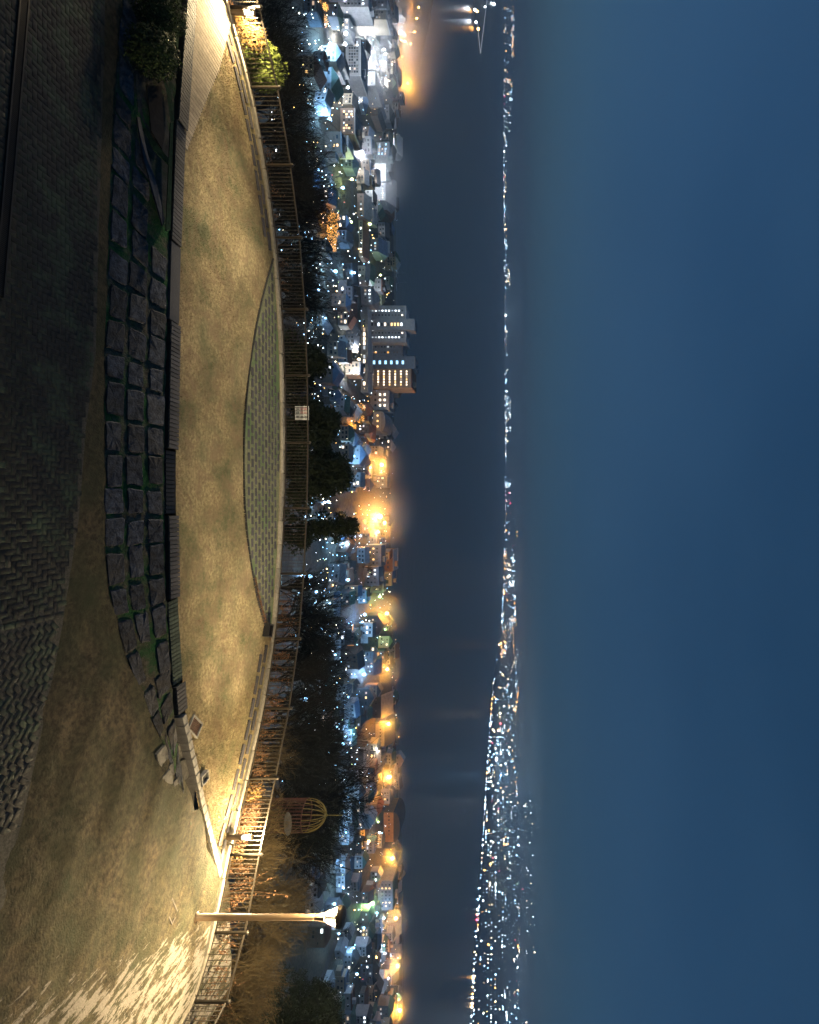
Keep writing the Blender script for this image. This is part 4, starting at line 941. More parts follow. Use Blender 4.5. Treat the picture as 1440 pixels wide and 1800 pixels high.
landmark(384, 450, 630, 638, 10, 'cream', 'gable', 'rust', 'long cream arcade with rust roof in the middle of the town', rows=1, cols=12, lit=.5, litm=E_peach)
landmark(418, 442, 652, 666, 16, 'blue grey', 'gable', 'blue', 'blue roofed warehouse with white lit ridge on the waterfront', rows=1, cols=4, lit=.5, litm=E_blue)
landmark(505, 535, 635, 655, 14, 'white', 'hip', 'grey', 'pale green lit villa left of the tall hotel', rows=2, cols=4, lit=.5, litm=E_white)
# middle and right
landmark(836, 856, 650, 678, 12, 'blue grey', 'flat', 'grey', 'square harbour office with lit windows beside the orange road', rows=3, cols=3, lit=.4, litm=E_peach)
landmark(966, 1004, 672, 690, 20, 'orange', 'flat', 'pale', 'flat orange lit warehouse on the waterfront', rows=1, cols=4, lit=.1, ww=2.0, wh=1.6)
landmark(1005, 1030, 670, 688, 18, 'tan', 'flat', 'grey', 'tan warehouse with dark loading door beside the flat orange one', rows=1, cols=2, lit=0, ww=3, wh=3)
landmark(958, 996, 642, 668, 16, 'blue grey', 'flat', 'grey', 'blue grey block with few windows in front of the flat orange warehouse', rows=3, cols=5, lit=.15)
landmark(996, 1030, 640, 664, 18, 'grey', 'flat', 'grey', 'grey block right of the blue grey block', rows=3, cols=4, lit=.15, litm=E_white)
landmark(1082, 1116, 645, 664, 16, 'dark', 'gable_front', 'dark', 'dark gabled shed below an orange waterfront lamp', rows=1, cols=3, lit=.2)
landmark(1162, 1186, 642, 657, 14, 'blue grey', 'gable', 'blue', 'blue roofed house with bright gable on the right of town', rows=2, cols=4, lit=.4, litm=E_blue)
landmark(1188, 1222, 650, 668, 22, 'dark', 'gable', 'dark', 'dark long shed left of the orange lamp row', rows=1, cols=5, lit=.1)
landmark(1224, 1262, 650, 670, 22, 'dark', 'gable', 'grey', 'dark shed with grey roof, middle of the harbour sheds', rows=1, cols=5, lit=.1)
landmark(1270, 1312, 660, 676, 20, 'grey', 'gable', 'dark', 'long grey shed under the orange lamp, right of the harbour sheds', rows=1, cols=6, lit=.15)
landmark(1396, 1416, 672, 684, 14, 'orange', 'gable_front', 'dark', 'small orange gabled house on the right waterfront', rows=1, cols=2, lit=.2)
landmark(1428, 1480, 674, 692, 24, 'orange', 'curved', 'dark', 'orange lit hall with black curved roof on the right waterfront', rows=1, cols=7, lit=.2, litm=E_peach)
landmark(1515, 1546, 676, 698, 16, 'cream', 'flat', 'grey', 'cream building with warm lit windows on the right waterfront', rows=3, cols=5, lit=.4, litm=E_peach)
landmark(1548, 1600, 664, 690, 18, 'grey', 'flat', 'green', 'building washed in green light at right behind bare branches', rows=3, cols=7, lit=.35, litm=E_warm)
landmark(1622, 1652, 678, 692, 16, 'white', 'gable', 'pale', 'white house with pale roof between waterfront lamps at right', rows=2, cols=5, lit=.2, litm=E_white)

# open timber frame over a yard (white striped canopy)
g0 = ground_hit(628, 1338); fr = empty('white_canopy_frame', g0, 0, 'white striped canopy frame over a yard behind the bare trees at right', 'canopy'); TAKEN.append((g0.x, g0.y + 8, 15)); Wc = 46 * g0.y / F
for i in range(13):
    m = MB(); m.box((-Wc / 2 + i * Wc / 12, 6, 5.2), (.35, 14, .35)); m.build('beam', WALLS['white'], fr, False)
for sx_ in (-1, 1):
    for yy_ in (0, 13): m = MB(); m.box((sx_ * Wc / 2, yy_, 1.5), (.5, .5, 7)); m.build('column', WALLS['white'], fr, False)
for yy_ in (-1, 13): m = MB(); m.box((0, yy_, 5.0), (Wc + .6, .6, .5)); m.build('edge_beam', WALLS['white'], fr, False)

# streets
def street(name, pts, w, mt=M_asphalt):
    V = []; 
    for i, p in enumerate(pts):
        a = Vector(pts[max(i - 1, 0)]); b_ = Vector(pts[min(i + 1, len(pts) - 1)]); t = (b_ - a).normalized(); n_ = Vector((-t.y, t.x, 0))
        for s in (-1, 1):
            q = Vector((p[0], p[1], 0)) + n_ * s * w / 2; V.append((q.x, q.y, float(ground_z(q.x, q.y)) + .25))
    f = [(2 * i, 2 * i + 1, 2 * i + 3, 2 * i + 2) for i in range(len(pts) - 1)]
    m = MB(); m.add(V, f); tag(m.build(name, mt), kind='structure')
WF = [(X, min(float(coast_dist(X, 520)), 540) - 12, 0) for X in np.linspace(-420, 470, 90)]
for _ in range(3):
    for i in range(1, 89): WF[i] = (WF[i][0], (WF[i - 1][1] + WF[i][1] + WF[i + 1][1]) / 3, 0)
street('waterfront_road', WF, 9)
for i, y in enumerate((90, 240, 455, 705, 880, 1060, 1260, 1500)):
    street('street', [((y - 900) * 420 / F + (q - 420) * .05 * (-1) ** i, q, 0) for q in np.linspace(300, 495, 40)], 6)
for Y_ in (372, 445): street('street', [(X, Y_ + 4 * math.sin(X * .02), 0) for X in np.linspace(-400, 420, 80)], 6)
STREETS_X = [((y - 900) * 420 / F) for y in (90, 240, 455, 705, 880, 1060, 1260, 1500)]

# houses
zones = [(-50, 150, 'by the left edge offices'), (150, 300, 'near the gabled warehouses'), (300, 460, 'around the lit arcade'), (460, 560, 'left of the tall hotel'), (560, 760, 'before the tall hotel'),
         (760, 960, 'near the orange road'), (960, 1180, 'below the orange warehouse'), (1180, 1400, 'before the harbour sheds'), (1400, 1860, 'near the right edge')]
nh = 0
for Y0 in np.arange(286, 512, 14.0):
    for X0 in np.arange(-0.95 * Y0, 0.95 * Y0, 14.5):
        X = X0 + random.uniform(-4, 4); Y = Y0 + random.uniform(-4, 4)
        W = random.uniform(6, 12.5); D = random.uniform(6, 9.5); H = random.choice((3.4, 5.6, 5.8, 6.2, 8.8))
        yy = 900 + F * X / Y
        if Y + D > coast_dist(X, Y) - 20 or abs(Y - 372) < 6 + D / 2 or abs(Y + D / 2 - 372) < 9 or abs(Y + D / 2 - 445) < 9: continue
        if any(abs(X - q) < 3.5 + W / 2 for q in STREETS_X): continue
        if any((X - a) ** 2 + (Y + D / 2 - b_) ** 2 < (r_ + max(W, D) * .5) ** 2 for a, b_, r_ in TAKEN): continue
        if random.random() < (.62 if Y < 335 else .12): continue
        wc = random.choice(('white', 'grey', 'cream', 'brown', 'blue grey', 'tan', 'grey', 'dark')); rc = random.choice(('grey', 'blue', 'dark', 'rust', 'pale', 'green', 'dark'))
        rf = random.choice(('gable', 'gable', 'gable_front', 'hip', 'flat')); zn = next((z for a, b_, z in zones if a <= yy < b_), 'at the far edge of town')
        sz = 'low' if H < 4 else ('three storey' if H > 8 else 'two storey'); rfn = {'gable': 'gabled', 'gable_front': 'front gabled', 'hip': 'hipped', 'flat': 'flat'}[rf]
        lab = f'{sz} {wc} house with {rc} {rfn} roof {zn}'
        box_building('house', (X, Y, float(ground_z(X, Y))), random.gauss(0, .18), W, D, H, WALLS[wc], rf, ROOFS[rc], lab, 'house', 'houses of the lower town, ' + zn,
                     rows=max(1, int(H / 2.8)), cols=random.choice((2, 3, 3)), lit=.17, litm=random.choice((E_warm, E_peach, E_white)), ww=1.3, wh=1.1)
        nh += 1

# ------------------------------------------------------------------ town lamps
COLS = {'orange': (1.0, 0.40, 0.05), 'white': (0.86, 0.93, 1.0), 'blue': (0.30, 0.62, 1.0), 'warm': (1.0, 0.80, 0.52), 'green': (0.45, 1.0, 0.35), 'red': (1.0, 0.12, 0.16), 'lime': (0.8, 1.0, 0.35)}
BULB = {k: emit('bulb_' + k, v if k != 'orange' else (1, .52, .13), {'orange': 26, 'white': 14, 'warm': 12}.get(k, 10)) for k, v in COLS.items()}
_lm = {}
def lamp_meshes(h, rb, c_):
    k = (round(h, 1), round(rb, 2), c_)
    if k not in _lm:
        a = MB(); a.tube([(0, 0, -.5), (0, 0, h), (0, -.5, h + .35)], [.11, .08, .06], 6); b_ = MB(); b_.ball((0, -.6, h + .25), rb, 10, 6)
        _lm[k] = (a.mesh('pole', M_dark), b_.mesh('bulb', BULB[c_], True))
    return _lm[k]
def town_lamp(x, y, c_, power, rb, label, group, h=7.0, Y=None, haze=0):
    """street lamp whose bulb is seen at photo pixel (x, y)"""
    if Y is None:
        lo = 28.0
        Ys = np.linspace(120, 840, 1500); Xs = (y - 900) * Ys / F; Zs = HC + (x - HZ) * Ys / F; g = ground_z(Xs, Ys) + h; k = np.argmax(Zs < g); Y = float(Ys[k])
        if Zs[k] >= g[k]: Y = 500.0
    p = P(x, y, Y); z = float(ground_z(p.x, Y)); z = max(z, SEA_Z + 1.0); hh = max(p.z - z, 2.5)
    r = empty('street_lamp', (p.x, Y, z), 0, label, 'street lamp', group)
    a, b_ = lamp_meshes(hh, rb, c_); link('pole', a, r); link('bulb', b_, r)
    if power: add_point('light', (0, -.6, hh - rb - .35), power * LP * (1.5 if y < 480 and c_ != 'orange' else 1), COLS[c_], r, .3)
    if haze: MISTS.append((Vector((p.x, Y - .6, p.z)), haze))
    return r
MISTS = []; LP = 1.3
og = 'orange lamps along the waterfront'
for x, y, pw, rb, hz in ((717, 147, 60000, 1.0, 38), (700, 98, 30000, .9, 24), (706, 72, 30000, .8, 0), (736, 14, 40000, .9, 0), (733, 33, 30000, .8, 0), (729, 57, 20000, .8, 0), (722, 78, 20000, .8, 0), (707, 100, 20000, .8, 0)):
    town_lamp(x, y, 'orange', pw, rb, 'bright orange waterfront lamp among those at the far left quay', og + ' at far left', haze=hz)
labs = ['left of the harbour office', 'at the middle of the orange road', 'just right of the brightest orange lamp', 'above the dark gabled shed', 'above the harbour sheds, left of two', 'above the harbour sheds, right of two', 'left of the small orange gabled house', 'between the orange hall and the cream building',
        'right of the green washed building', 'right of the white house with pale roof', 'nearest the right edge of the photo']
for (x, y, pw, rb, hz), lb in zip(((671, 817, 26000, .8, 22), (668, 908, 50000, 1.1, 32), (676, 919, 26000, .8, 0), (680, 1078, 26000, .8, 22), (681, 1176, 22000, .7, 19), (683, 1272, 22000, .75, 19), (685, 1365, 26000, .8, 22), (690, 1508, 22000, .8, 19), (696, 1613, 22000, .75, 19), (699, 1697, 22000, .7, 19), (703, 1775, 26000, .8, 22)), labs):
    town_lamp(x, y, 'orange', pw * 1.3, rb * 1.5, 'orange waterfront lamp ' + lb, og, haze=hz, h=14.0)
wg = 'white lamps in the lower town'
for x, y, c_, pw, rb in ((648, 92, 'white', 26000, 1.3), (644, 104, 'white', 14000, 1.0), (608, 60, 'white', 12000, .9), (607, 79, 'white', 12000, .9), (581, 78, 'blue', 8000, .7), (576, 90, 'blue', 6000, .6), (588, 85, 'blue', 6000, .6), (612, 155, 'white', 9000, .7), (598, 160, 'white', 8000, .6), (640, 125, 'white', 9000, .6),
                         (704, 58, 'white', 16000, 1.2), (712, 74, 'white', 12000, .9), (675, 88, 'white', 9000, .8), (678, 96, 'white', 9000, .7), (677, 111, 'white', 6000, .6), (689, 114, 'warm', 6000, .6), (684, 143, 'warm', 5000, .5),
                         (636, 268, 'white', 16000, .9), (580, 210, 'blue', 8000, .7), (666, 305, 'white', 22000, 1.2), (654, 311, 'white', 10000, .9), (651, 315, 'white', 12000, .8), (603, 331, 'blue', 9000, .8), (619, 316, 'lime', 6000, .8), (617, 391, 'lime', 6000, .8), (650, 394, 'lime', 16000, 1.1), (583, 343, 'orange', 6000, .7),
                         (590, 478, 'blue', 12000, .9), (623, 480, 'blue', 8000, .7), (669, 484, 'lime', 6000, .7), (622, 655, 'white', 14000, .9), (661, 527, 'white', 14000, 1.0), (627, 610, 'white', 9000, .8), (631, 632, 'peach' if 0 else 'warm', 9000, .8),
                         (622, 802, 'blue', 9000, .7), (631, 801, 'blue', 9000, .7), (641, 812, 'blue', 8000, .7), (651, 822, 'orange', 9000, .7), (665, 935, 'warm', 9000, .8), (577, 882, 'blue', 6000, .6), (571, 883, 'blue', 5000, .5), (623, 943, 'blue', 9000, .7), (634, 942, 'blue', 7000, .6), (612, 956, 'blue', 5000, .5), (603, 955, 'blue', 5000, .5),
                         (612, 1019, 'blue', 9000, .8), (641, 1080, 'blue', 12000, .9), (637, 1093, 'blue', 6000, .6), (533, 1012, 'blue', 2500, .45), (545, 1013, 'blue', 2500, .45), (677, 1106, 'green', 4000, .7), (668, 1049, 'green', 9000, .8), (668, 1068, 'red', 3000, .5),
                         (640, 1185, 'blue', 14000, .9), (546, 1182, 'blue', 2500, .5), (537, 1228, 'blue', 2000, .45), (548, 1227, 'blue', 2000, .45), (556, 1130, 'blue', 2500, .5), (592, 1277, 'blue', 5000, .6), (582, 1263, 'blue', 5000, .6), (607, 1294, 'blue', 5000, .6), (579, 1322, 'blue', 5000, .6), (603, 1307, 'blue', 6000, .8), (665, 1320, 'warm', 5000, .6),
                         (646, 1448, 'white', 6000, .7), (665, 1444, 'lime', 3000, .6), (667, 1463, 'white', 6000, .7), (648, 1478, 'orange', 9000, .9), (608, 1463, 'blue', 7000, .6), (540, 1472, 'white', 1500, .4), (655, 1587, 'green', 30000, 1.2), (663, 1604, 'blue', 5000, .7), (675, 1613, 'blue', 7000, .8), (588, 1588, 'blue', 4000, .7), (640, 1630, 'blue', 4000, .6),
                         (653, 1665, 'red', 5000, .6), (661, 1682, 'orange', 7000, .8), (675, 1661, 'blue', 5000, .7), (677, 1675, 'white', 4000, .6), (687, 1679, 'blue', 4000, .5), (682, 1719, 'white', 6000, .8), (628, 1711, 'blue', 4000, .6), (701, 1756, 'green', 4000, .6), (664, 1784, 'blue', 6000, .7), (668, 1796, 'white', 7000, .7), (532, 1722, 'blue', 600, .3), (556, 1040, 'blue', 5000, .5), (580, 1060, 'blue', 7000, .5), (566, 1105, 'blue', 6000, .5), (590, 1150, 'blue', 7000, .5), (572, 1205, 'blue', 6000, .5), (612, 1225, 'blue', 9000, .6), (560, 1290, 'blue', 5000, .5), (622, 1290, 'blue', 9000, .6), (590, 1345, 'blue', 6000, .5), (612, 1400, 'blue', 7000, .5), (582, 1430, 'blue', 6000, .5), (600, 1520, 'blue', 7000, .5), (572, 1545, 'blue', 5000, .5), (604, 1560, 'blue', 6000, .5), (630, 1560, 'blue', 7000, .6), (596, 1640, 'blue', 6000, .5), (622, 1665, 'blue', 7000, .5), (540, 250, 'blue', 4000, .45), (560, 300, 'blue', 5000, .5), (548, 420, 'blue', 4000, .45), (560, 510, 'blue', 5000, .5), (572, 560, 'blue', 6000, .5), (566, 150, 'blue', 5000, .5)):
    zn = next((z for a, b_, z in zones if a <= y < b_), 'at the far edge of town')
    town_lamp(x, y, c_, pw, rb, f'{c_} street lamp {zn}', f'{c_} street lamps {zn}', haze={(648, 92): 48, (666, 305): 34, (704, 58): 60, (640, 1185): 18, (655, 1587): 20, (636, 268): 18}.get((x, y), 0))
# small lights scattered over the town: lanterns and entrance lamps
_sm = {}
for c_ in ('white', 'warm', 'blue', 'orange'):
    a = MB(); a.tube([(0, 0, -.3), (0, 0, 3.2)], .05, 5); b_ = MB(); b_.ball((0, 0, 3.3), .30, 8, 5); _sm[c_] = (a.mesh('pole', M_dark), b_.mesh('bulb', BULB[c_], True))
for i in range(290):
    Y = random.uniform(300, 505) if i < 200 else random.uniform(190, 330); y = random.uniform(-10, 1810 if Y > 330 else 1480); X = (y - 900) * Y / F
    if Y > coast_dist(X, Y) - 16: continue
    c_ = random.choices(('white', 'warm', 'blue', 'orange'), (3, 2, 5 if y > 880 else 3, 1))[0]
    r = empty('lantern', (X, Y, float(ground_z(X, Y))), 0, f'tiny {c_} lantern among the houses and trees of the lower town', 'lantern', f'{c_} lanterns of the lower town')
    link('pole', _sm[c_][0], r); link('bulb', _sm[c_][1], r)

# the countless further points of light: windows, signs and doors of the town
_g = random.Random(77)
for c_, cnt in (('white', 560), ('warm', 380), ('blue', 520), ('orange', 120), ('red', 25), ('lime', 40)):
    m = MB()
    for i in range(cnt):
        y = _g.uniform(-10, 1810); Y = _g.uniform(250, 505) if _g.random() < .75 else _g.uniform(150, 320); X = (y - 900) * Y / F
        if Y < 330 and y > 1480: continue
        if c_ == 'blue' and y < 500 and _g.random() < .5: y = 900 + abs(y); X = (y - 900) * Y / F
        if Y > coast_dist(X, Y) - 14: continue
        q = (X, Y, float(ground_z(X, Y)) + _g.choice((2.2, 2.6, 5.5, 7.5))); s_ = _g.uniform(.10, .26)
        m.add([(q[0] + s_, q[1], q[2]), (q[0], q[1] + s_, q[2]), (q[0] - s_, q[1], q[2]), (q[0], q[1] - s_, q[2]), (q[0], q[1], q[2] + s_), (q[0], q[1], q[2] - s_)], [(0, 1, 4), (1, 2, 4), (2, 3, 4), (3, 0, 4), (1, 0, 5), (2, 1, 5), (3, 2, 5), (0, 3, 5)])
    tag(m.build('town_lights', BULB[c_]), f'scattered tiny {c_} lights all over the lower town', 'town lights', kind='stuff')
# trees strung with golden lights
def gold_tree(x, y, hpx, wpx, label):
    g0 = ground_hit(x, y); r = empty('illuminated_tree', g0, 0, label, 'tree'); h = hpx * g0.y / F; w = wpx * g0.y / F / 2
    tm, cm, zm = TREES[random.randrange(6)]; link('trunk', tm, r, scale=(h / zm,) * 3); link('crown', cm, r, scale=(h / zm,) * 3)
    m = MB(); g = random.Random(int(y))
    for i in range(150):
        a = g.uniform(0, 6.28); q = g.random(); rr = w * math.sqrt(g.random()) * (1 - abs(q - .5) * .9); c_ = (rr * math.cos(a), rr * math.sin(a), h * (.12 + .88 * q)); s = g.uniform(.12, .26)
        m.add([(c_[0] + s, c_[1], c_[2]), (c_[0], c_[1] + s, c_[2]), (c_[0] - s, c_[1], c_[2]), (c_[0], c_[1] - s, c_[2]), (c_[0], c_[1], c_[2] + s), (c_[0], c_[1], c_[2] - s)], [(0, 1, 4), (1, 2, 4), (2, 3, 4), (3, 0, 4), (1, 0, 5), (2, 1, 5), (3, 2, 5), (0, 3, 5)])
    m.build('string_lights', E_gold, r, False); add_point('light', (0, -w - 1.5, h * .5), 2500, COLS['orange'], r, .4)
for i, (x, y, hp, wp_) in enumerate(((574, 382, 22, 19), (571, 396, 24, 20), (572, 410, 24, 19), (570, 425, 22, 20), (572, 437, 18, 16), (563, 36, 12, 22), (566, 12, 10, 14))):
    gold_tree(x, y, hp, wp_, ['leftmost', 'second', 'middle', 'fourth', 'rightmost', 'larger upper left', 'smaller upper left'][i] + ' tree strung with golden lights beyond the bare trees at left')
for i, (x, y, hp, wp_) in enumerate(((622, 716, 20, 16), (620, 736, 20, 20), (612, 750, 14, 14), (645, 1478, 24, 26))):
    gold_tree(x, y, hp, wp_, ['left tree strung with golden lights in front of the barrel roofed hall', 'right tree strung with golden lights in front of the barrel roofed hall', 'small tree with golden lights below the barrel roofed hall', 'tree strung with golden lights near the orange hall at right'][i])
# illuminated ship shaped display
g0 = ground_hit(610, 1140); r = empty('ship_display', g0, 0, 'golden illuminated ship shaped display with a mast at right of the town', 'display'); TAKEN.append((g0.x, g0.y, 14)); u_ = g0.y / F
m = MB(); m.prism([(-8 * u_, 0, 0), (24 * u_, 0, 0), (26 * u_, 0, 12 * u_), (12 * u_, 0, 9 * u_), (-10 * u_, 0, 9 * u_)], 4, .2, (0, 1, 0)); m.build('hull', emit('hull_glow', (1, .42, .10), .75), r, False)
m = MB(); m.box((-16 * u_, 2, 7 * u_), (16 * u_, 5, 12 * u_)); m.build('deck_house', emit('deck_glow', (1, .55, .06), 1.3), r, False)
m = MB(); m.tube([(-30 * u_, 2, 8 * u_), (-42 * u_, 2, 9 * u_)], .25, 5); m.tube([(5 * u_, 2, 8 * u_), (5 * u_, 2, 20 * u_)], .2, 5); m.build('mast', E_gold, r, False)
for i in range(6):
    m = MB(); m.ball((-22 * u_ + i * 9 * u_, -.4, (10 + 3 * (i % 2)) * u_), .35, 8, 5); m.build('lantern', BULB['warm'], r, False)

# moored boats and quay fittings
for i, (x, y, L) in enumerate(((676, 440, 13), (678, 462, 16), (690, 212, 8), (702, 198, 6))):
    p = P(x, y, 0.0 + 107529 / (HZ - x) * .995); D_ = p.y; r = empty('moored_boat', (p.x, max(D_, float(coast_dist(p.x, D_)) + 8), SEA_Z), random.uniform(-.4, .4), ['white boat left of the two by the hotel quay', 'white boat right of the two by the hotel quay', 'small boat off the left quay, nearer one', 'small boat off the left quay, farther one'][i], 'boat')
    m = MB(); m.add([(-L / 2, -1.6, 1.4), (L * .3, -1.6, 1.4), (L / 2, 0, 1.9), (L * .3, 1.6, 1.4), (-L / 2, 1.6, 1.4), (-L / 2, -1.1, -.4), (L * .25, -1.1, -.4), (L * .4, 0, -.4), (L * .25, 1.1, -.4), (-L / 2, 1.1, -.4)], [(0, 1, 2, 3, 4), (0, 5, 6, 1), (1, 6, 7, 2), (2, 7, 8, 3), (3, 8, 9, 4), (4, 9, 5, 0)]); m.build('hull', WALLS['white'], r, False)
    m = MB(); m.box((-L * .1, 0, 2.2), (L * .35, 2.2, 1.7)); m.build('cabin', WALLS['white'], r, False)
    m = MB(); m.tube([(0, 0, 2.5), (0, 0, 2.5 + L * .55)], .12, 5); m.tube([(0, 0, 2.5 + L * .5), (-L * .4, 0, 3)], .06, 4); m.build('mast', WALLS['white'], r, False)
# quay wall along the coast
b = MB(); cp = []
for X in np.linspace(-620, 560, 170):
    Y = 520.0
    for _ in range(12): Y = float(coast_dist(X, Y))
    cp.append((X, Y))
V = []; 
for X, Y in cp: V += [(X, Y - 8, -97.9), (X, Y + 3, -97.9), (X, Y + 3, -104.0)]
b.add(V, sum([[(3 * i, 3 * i + 3, 3 * i + 4, 3 * i + 1), (3 * i + 1, 3 * i + 4, 3 * i + 5, 3 * i + 2)] for i in range(len(cp) - 1)], [])); tag(b.build('quay', M_quay), kind='structure')

# street trees and garden trees between the houses
n = 0
for _ in range(400):
    if n >= 90: break
    Y = random.uniform(300, 500); y = random.uniform(0, 1800); X = (y - 900) * Y / F
    if Y > coast_dist(X, Y) - 18 or any((X - a) ** 2 + (Y - b_) ** 2 < r_ ** 2 for a, b_, r_ in TAKEN) or any(abs(X - q) < 4 for q in STREETS_X): continue
    zn = next((z for a, b_, z in zones if a <= y < b_), 'at the far edge of town'); tm, cm, zm = TREES[random.randrange(6)]; h = random.uniform(4, 8.5)
    r = empty('garden_tree', (X, Y, float(ground_z(X, Y))), random.uniform(0, 6), f'{"tall" if h > 6.5 else "small"} bare garden tree between the houses {zn}', 'tree', 'garden trees ' + zn); r.scale = (h / zm * 1.2, h / zm * 1.2, h / zm)
    link('trunk', tm, r); link('crown', cm, r); n += 1

# ------------------------------------------------------------------ far shore
FS_y = np.array([-150, 300, 600, 900, 980, 1100, 1200, 1300, 1500, 1700, 1850, 1980]); FS_x = np.array([886, 884.5, 886.5, 887.5, 885, 880, 866, 858, 845, 832, 825, 820])
fy = np.linspace(-150, 1980, 220); fx = np.interp(fy, FS_y, FS_x); D0 = 107529 / (HZ - fx)
hill = np.interp(fy, [-150, 200, 600, 900, 1000, 1150, 1300, 1500, 1700, 1980], [60, 45, 35, 40, 90, 120, 170, 180, 190, 200])
tt = np.r_[0, .0005, np.linspace(.02, 1, 24)]
D1 = np.full_like(D0, 13900.0)
FD = D0[None] + (D1 - D0)[None] * tt[:, None] ** 1.3
rise = np.clip((FD - 1.6 * D0[None] - 300) / 6500, 0, 1)
FZ = np.where(tt[:, None] < .0003, -103, -97.5 + (hill[None] + 97) * rise ** 1.2 * (1 + .12 * np.sin(fy * .021)[None] + .06 * np.sin(fy * .07 + 2)[None]))
FX = (fy - 900)[None] * FD / F
M_far = mat('far_land', (0.22, 0.25, 0.29), (0.12, 0.14, 0.17), .002, .95)
tag(link('far_shore', grid_mesh('far_shore', FX, FD, FZ, M_far)), kind='structure')
def far_pt(x, y):
    """point of the far land seen at a photo pixel"""
    j = int(np.clip(np.searchsorted(fy, y), 1, len(fy) - 1)); col = HZ + F * (FZ[1:, j] - HC) / FD[1:, j]
    k = int(np.argmax(col >= x)) if (col >= x).any() else len(col) - 1
    D = FD[1 + k, j]; return P(x, y, D * .998) if (col >= x).any() else P(x, y, 13000)
def oct_(c_, s):
    c_ = Vector(c_); return [c_ + Vector((s, 0, 0)), c_ + Vector((0, s, 0)), c_ + Vector((-s, 0, 0)), c_ + Vector((0, -s, 0)), c_ + Vector((0, 0, s)), c_ - Vector((0, 0, s))], [(0, 1, 4), (1, 2, 4), (2, 3, 4), (3, 0, 4), (1, 0, 5), (2, 1, 5), (3, 2, 5), (0, 3, 5)]
FE = {k: emit('far_light_' + k, v, s) for k, v, s in (('white', (.72, .87, 1), 40), ('blue', (.35, .66, 1), 38), ('warm', (1, .72, .42), 38), ('orange', (1, .40, .08), 48), ('red', (1, .1, .2), 14), ('green', (.5, 1, .6), 12))}
pool = {k: MB() for k in FE}; g = random.Random(5)
def top_of(y): return np.interp(y, [-50, 90, 300, 600, 900, 960, 1060, 1150, 1200, 1250, 1300, 1450, 1600, 1700, 1850], [904, 904, 893, 897, 897, 905, 905, 912, 914, 906, 905, 912, 915, 912, 908])
def put(x, y, c_, k=1.0):
    p = far_pt(x, y); pool[c_].add(*oct_(p, (g.random() ** 2.4 * 1.5 + .72) * k * p.y / F * (1.15 if y < 950 else 1)))
pick = lambda: g.choices(('white', 'blue', 'warm', 'orange', 'red', 'green'), (5, 6.5, 3.6, 2.0, .3, .2))[0]
def clamp_x(x, y): b_ = np.interp(y, FS_y, FS_x) + 1.0; return min(max(x, b_), top_of(y))
for i in range(1700):                                     # loose lights
    y = g.uniform(-40, 960) if i < 170 else (g.uniform(960, 1840) if i < 420 else g.uniform(1280, 1840)); b_ = np.interp(y, FS_y, FS_x); q = g.random() ** 1.5
    if y < 940: q *= .5
    put(b_ + 1 + (top_of(y) - b_) * q, y, pick())
for i in range(95):                                      # districts
    y0 = g.uniform(1300 if i % 2 else 960, 1840) if i < 83 else g.uniform(0, 950); b_ = np.interp(y0, FS_y, FS_x); x0 = b_ + (top_of(y0) - b_) * g.random(); c0 = pick(); sy, sx_ = g.uniform(3, 16), g.uniform(1, 5)
    for k in range(g.randrange(8, 24)):
        y = y0 + g.gauss(0, sy); put(clamp_x(x0 + g.gauss(0, sx_), y), y, c0 if g.random() < .55 else pick(), .85)
for i in range(46):                                      # lit roads
    y0 = g.uniform(1000, 1800); b_ = np.interp(y0, FS_y, FS_x); x0 = b_ + (top_of(y0) - b_) * g.random(); L = g.uniform(15, 70); sl = g.choice((g.gauss(0, .06), g.gauss(0, .06), g.gauss(0, .8))); c0 = g.choice(('white', 'blue', 'white', 'orange', 'warm')); st_ = g.uniform(2.4, 4.5)
    for k in range(int(L / st_)):
        y = y0 + k * st_ / math.sqrt(1 + sl * sl); put(clamp_x(x0 + sl * k * st_, y), y, c0, .75)
for i in range(150):                                     # promenade at the water's edge on the right
    y = 1190 + i * 4.3 + g.uniform(-1, 1); put(np.interp(y, FS_y, FS_x) + g.uniform(1, 2.2), y, g.choice(('white', 'blue')), .8)
for i in range(38): # road lamps in line along the shore
    for y in (g.uniform(150, 900), g.uniform(150, 980)): 
        p = far_pt(np.interp(y, FS_y, FS_x) + .8, y); pool['white'].add(*oct_(p, g.uniform(.5, 1.0) * p.y / F))
for i in range(30): p = far_pt(901 + g.uniform(-2, 2), g.uniform(-20, 100)); pool['orange'].add(*oct_(p, g.uniform(.6, 1.3) * p.y / F))
for i in range(26): p = far_pt(g.uniform(924, 928) if i % 2 else g.uniform(930, 940), g.uniform(1400, 1680)); pool['white' if i % 3 else 'warm'].add(*oct_(p, g.uniform(.5, .9) * p.y / F))
for k, m in pool.items():
    tag(m.build('distant_city_lights', FE[k]), f'scattered tiny {k} lights of the city on the far shore', 'city lights', kind='stuff')
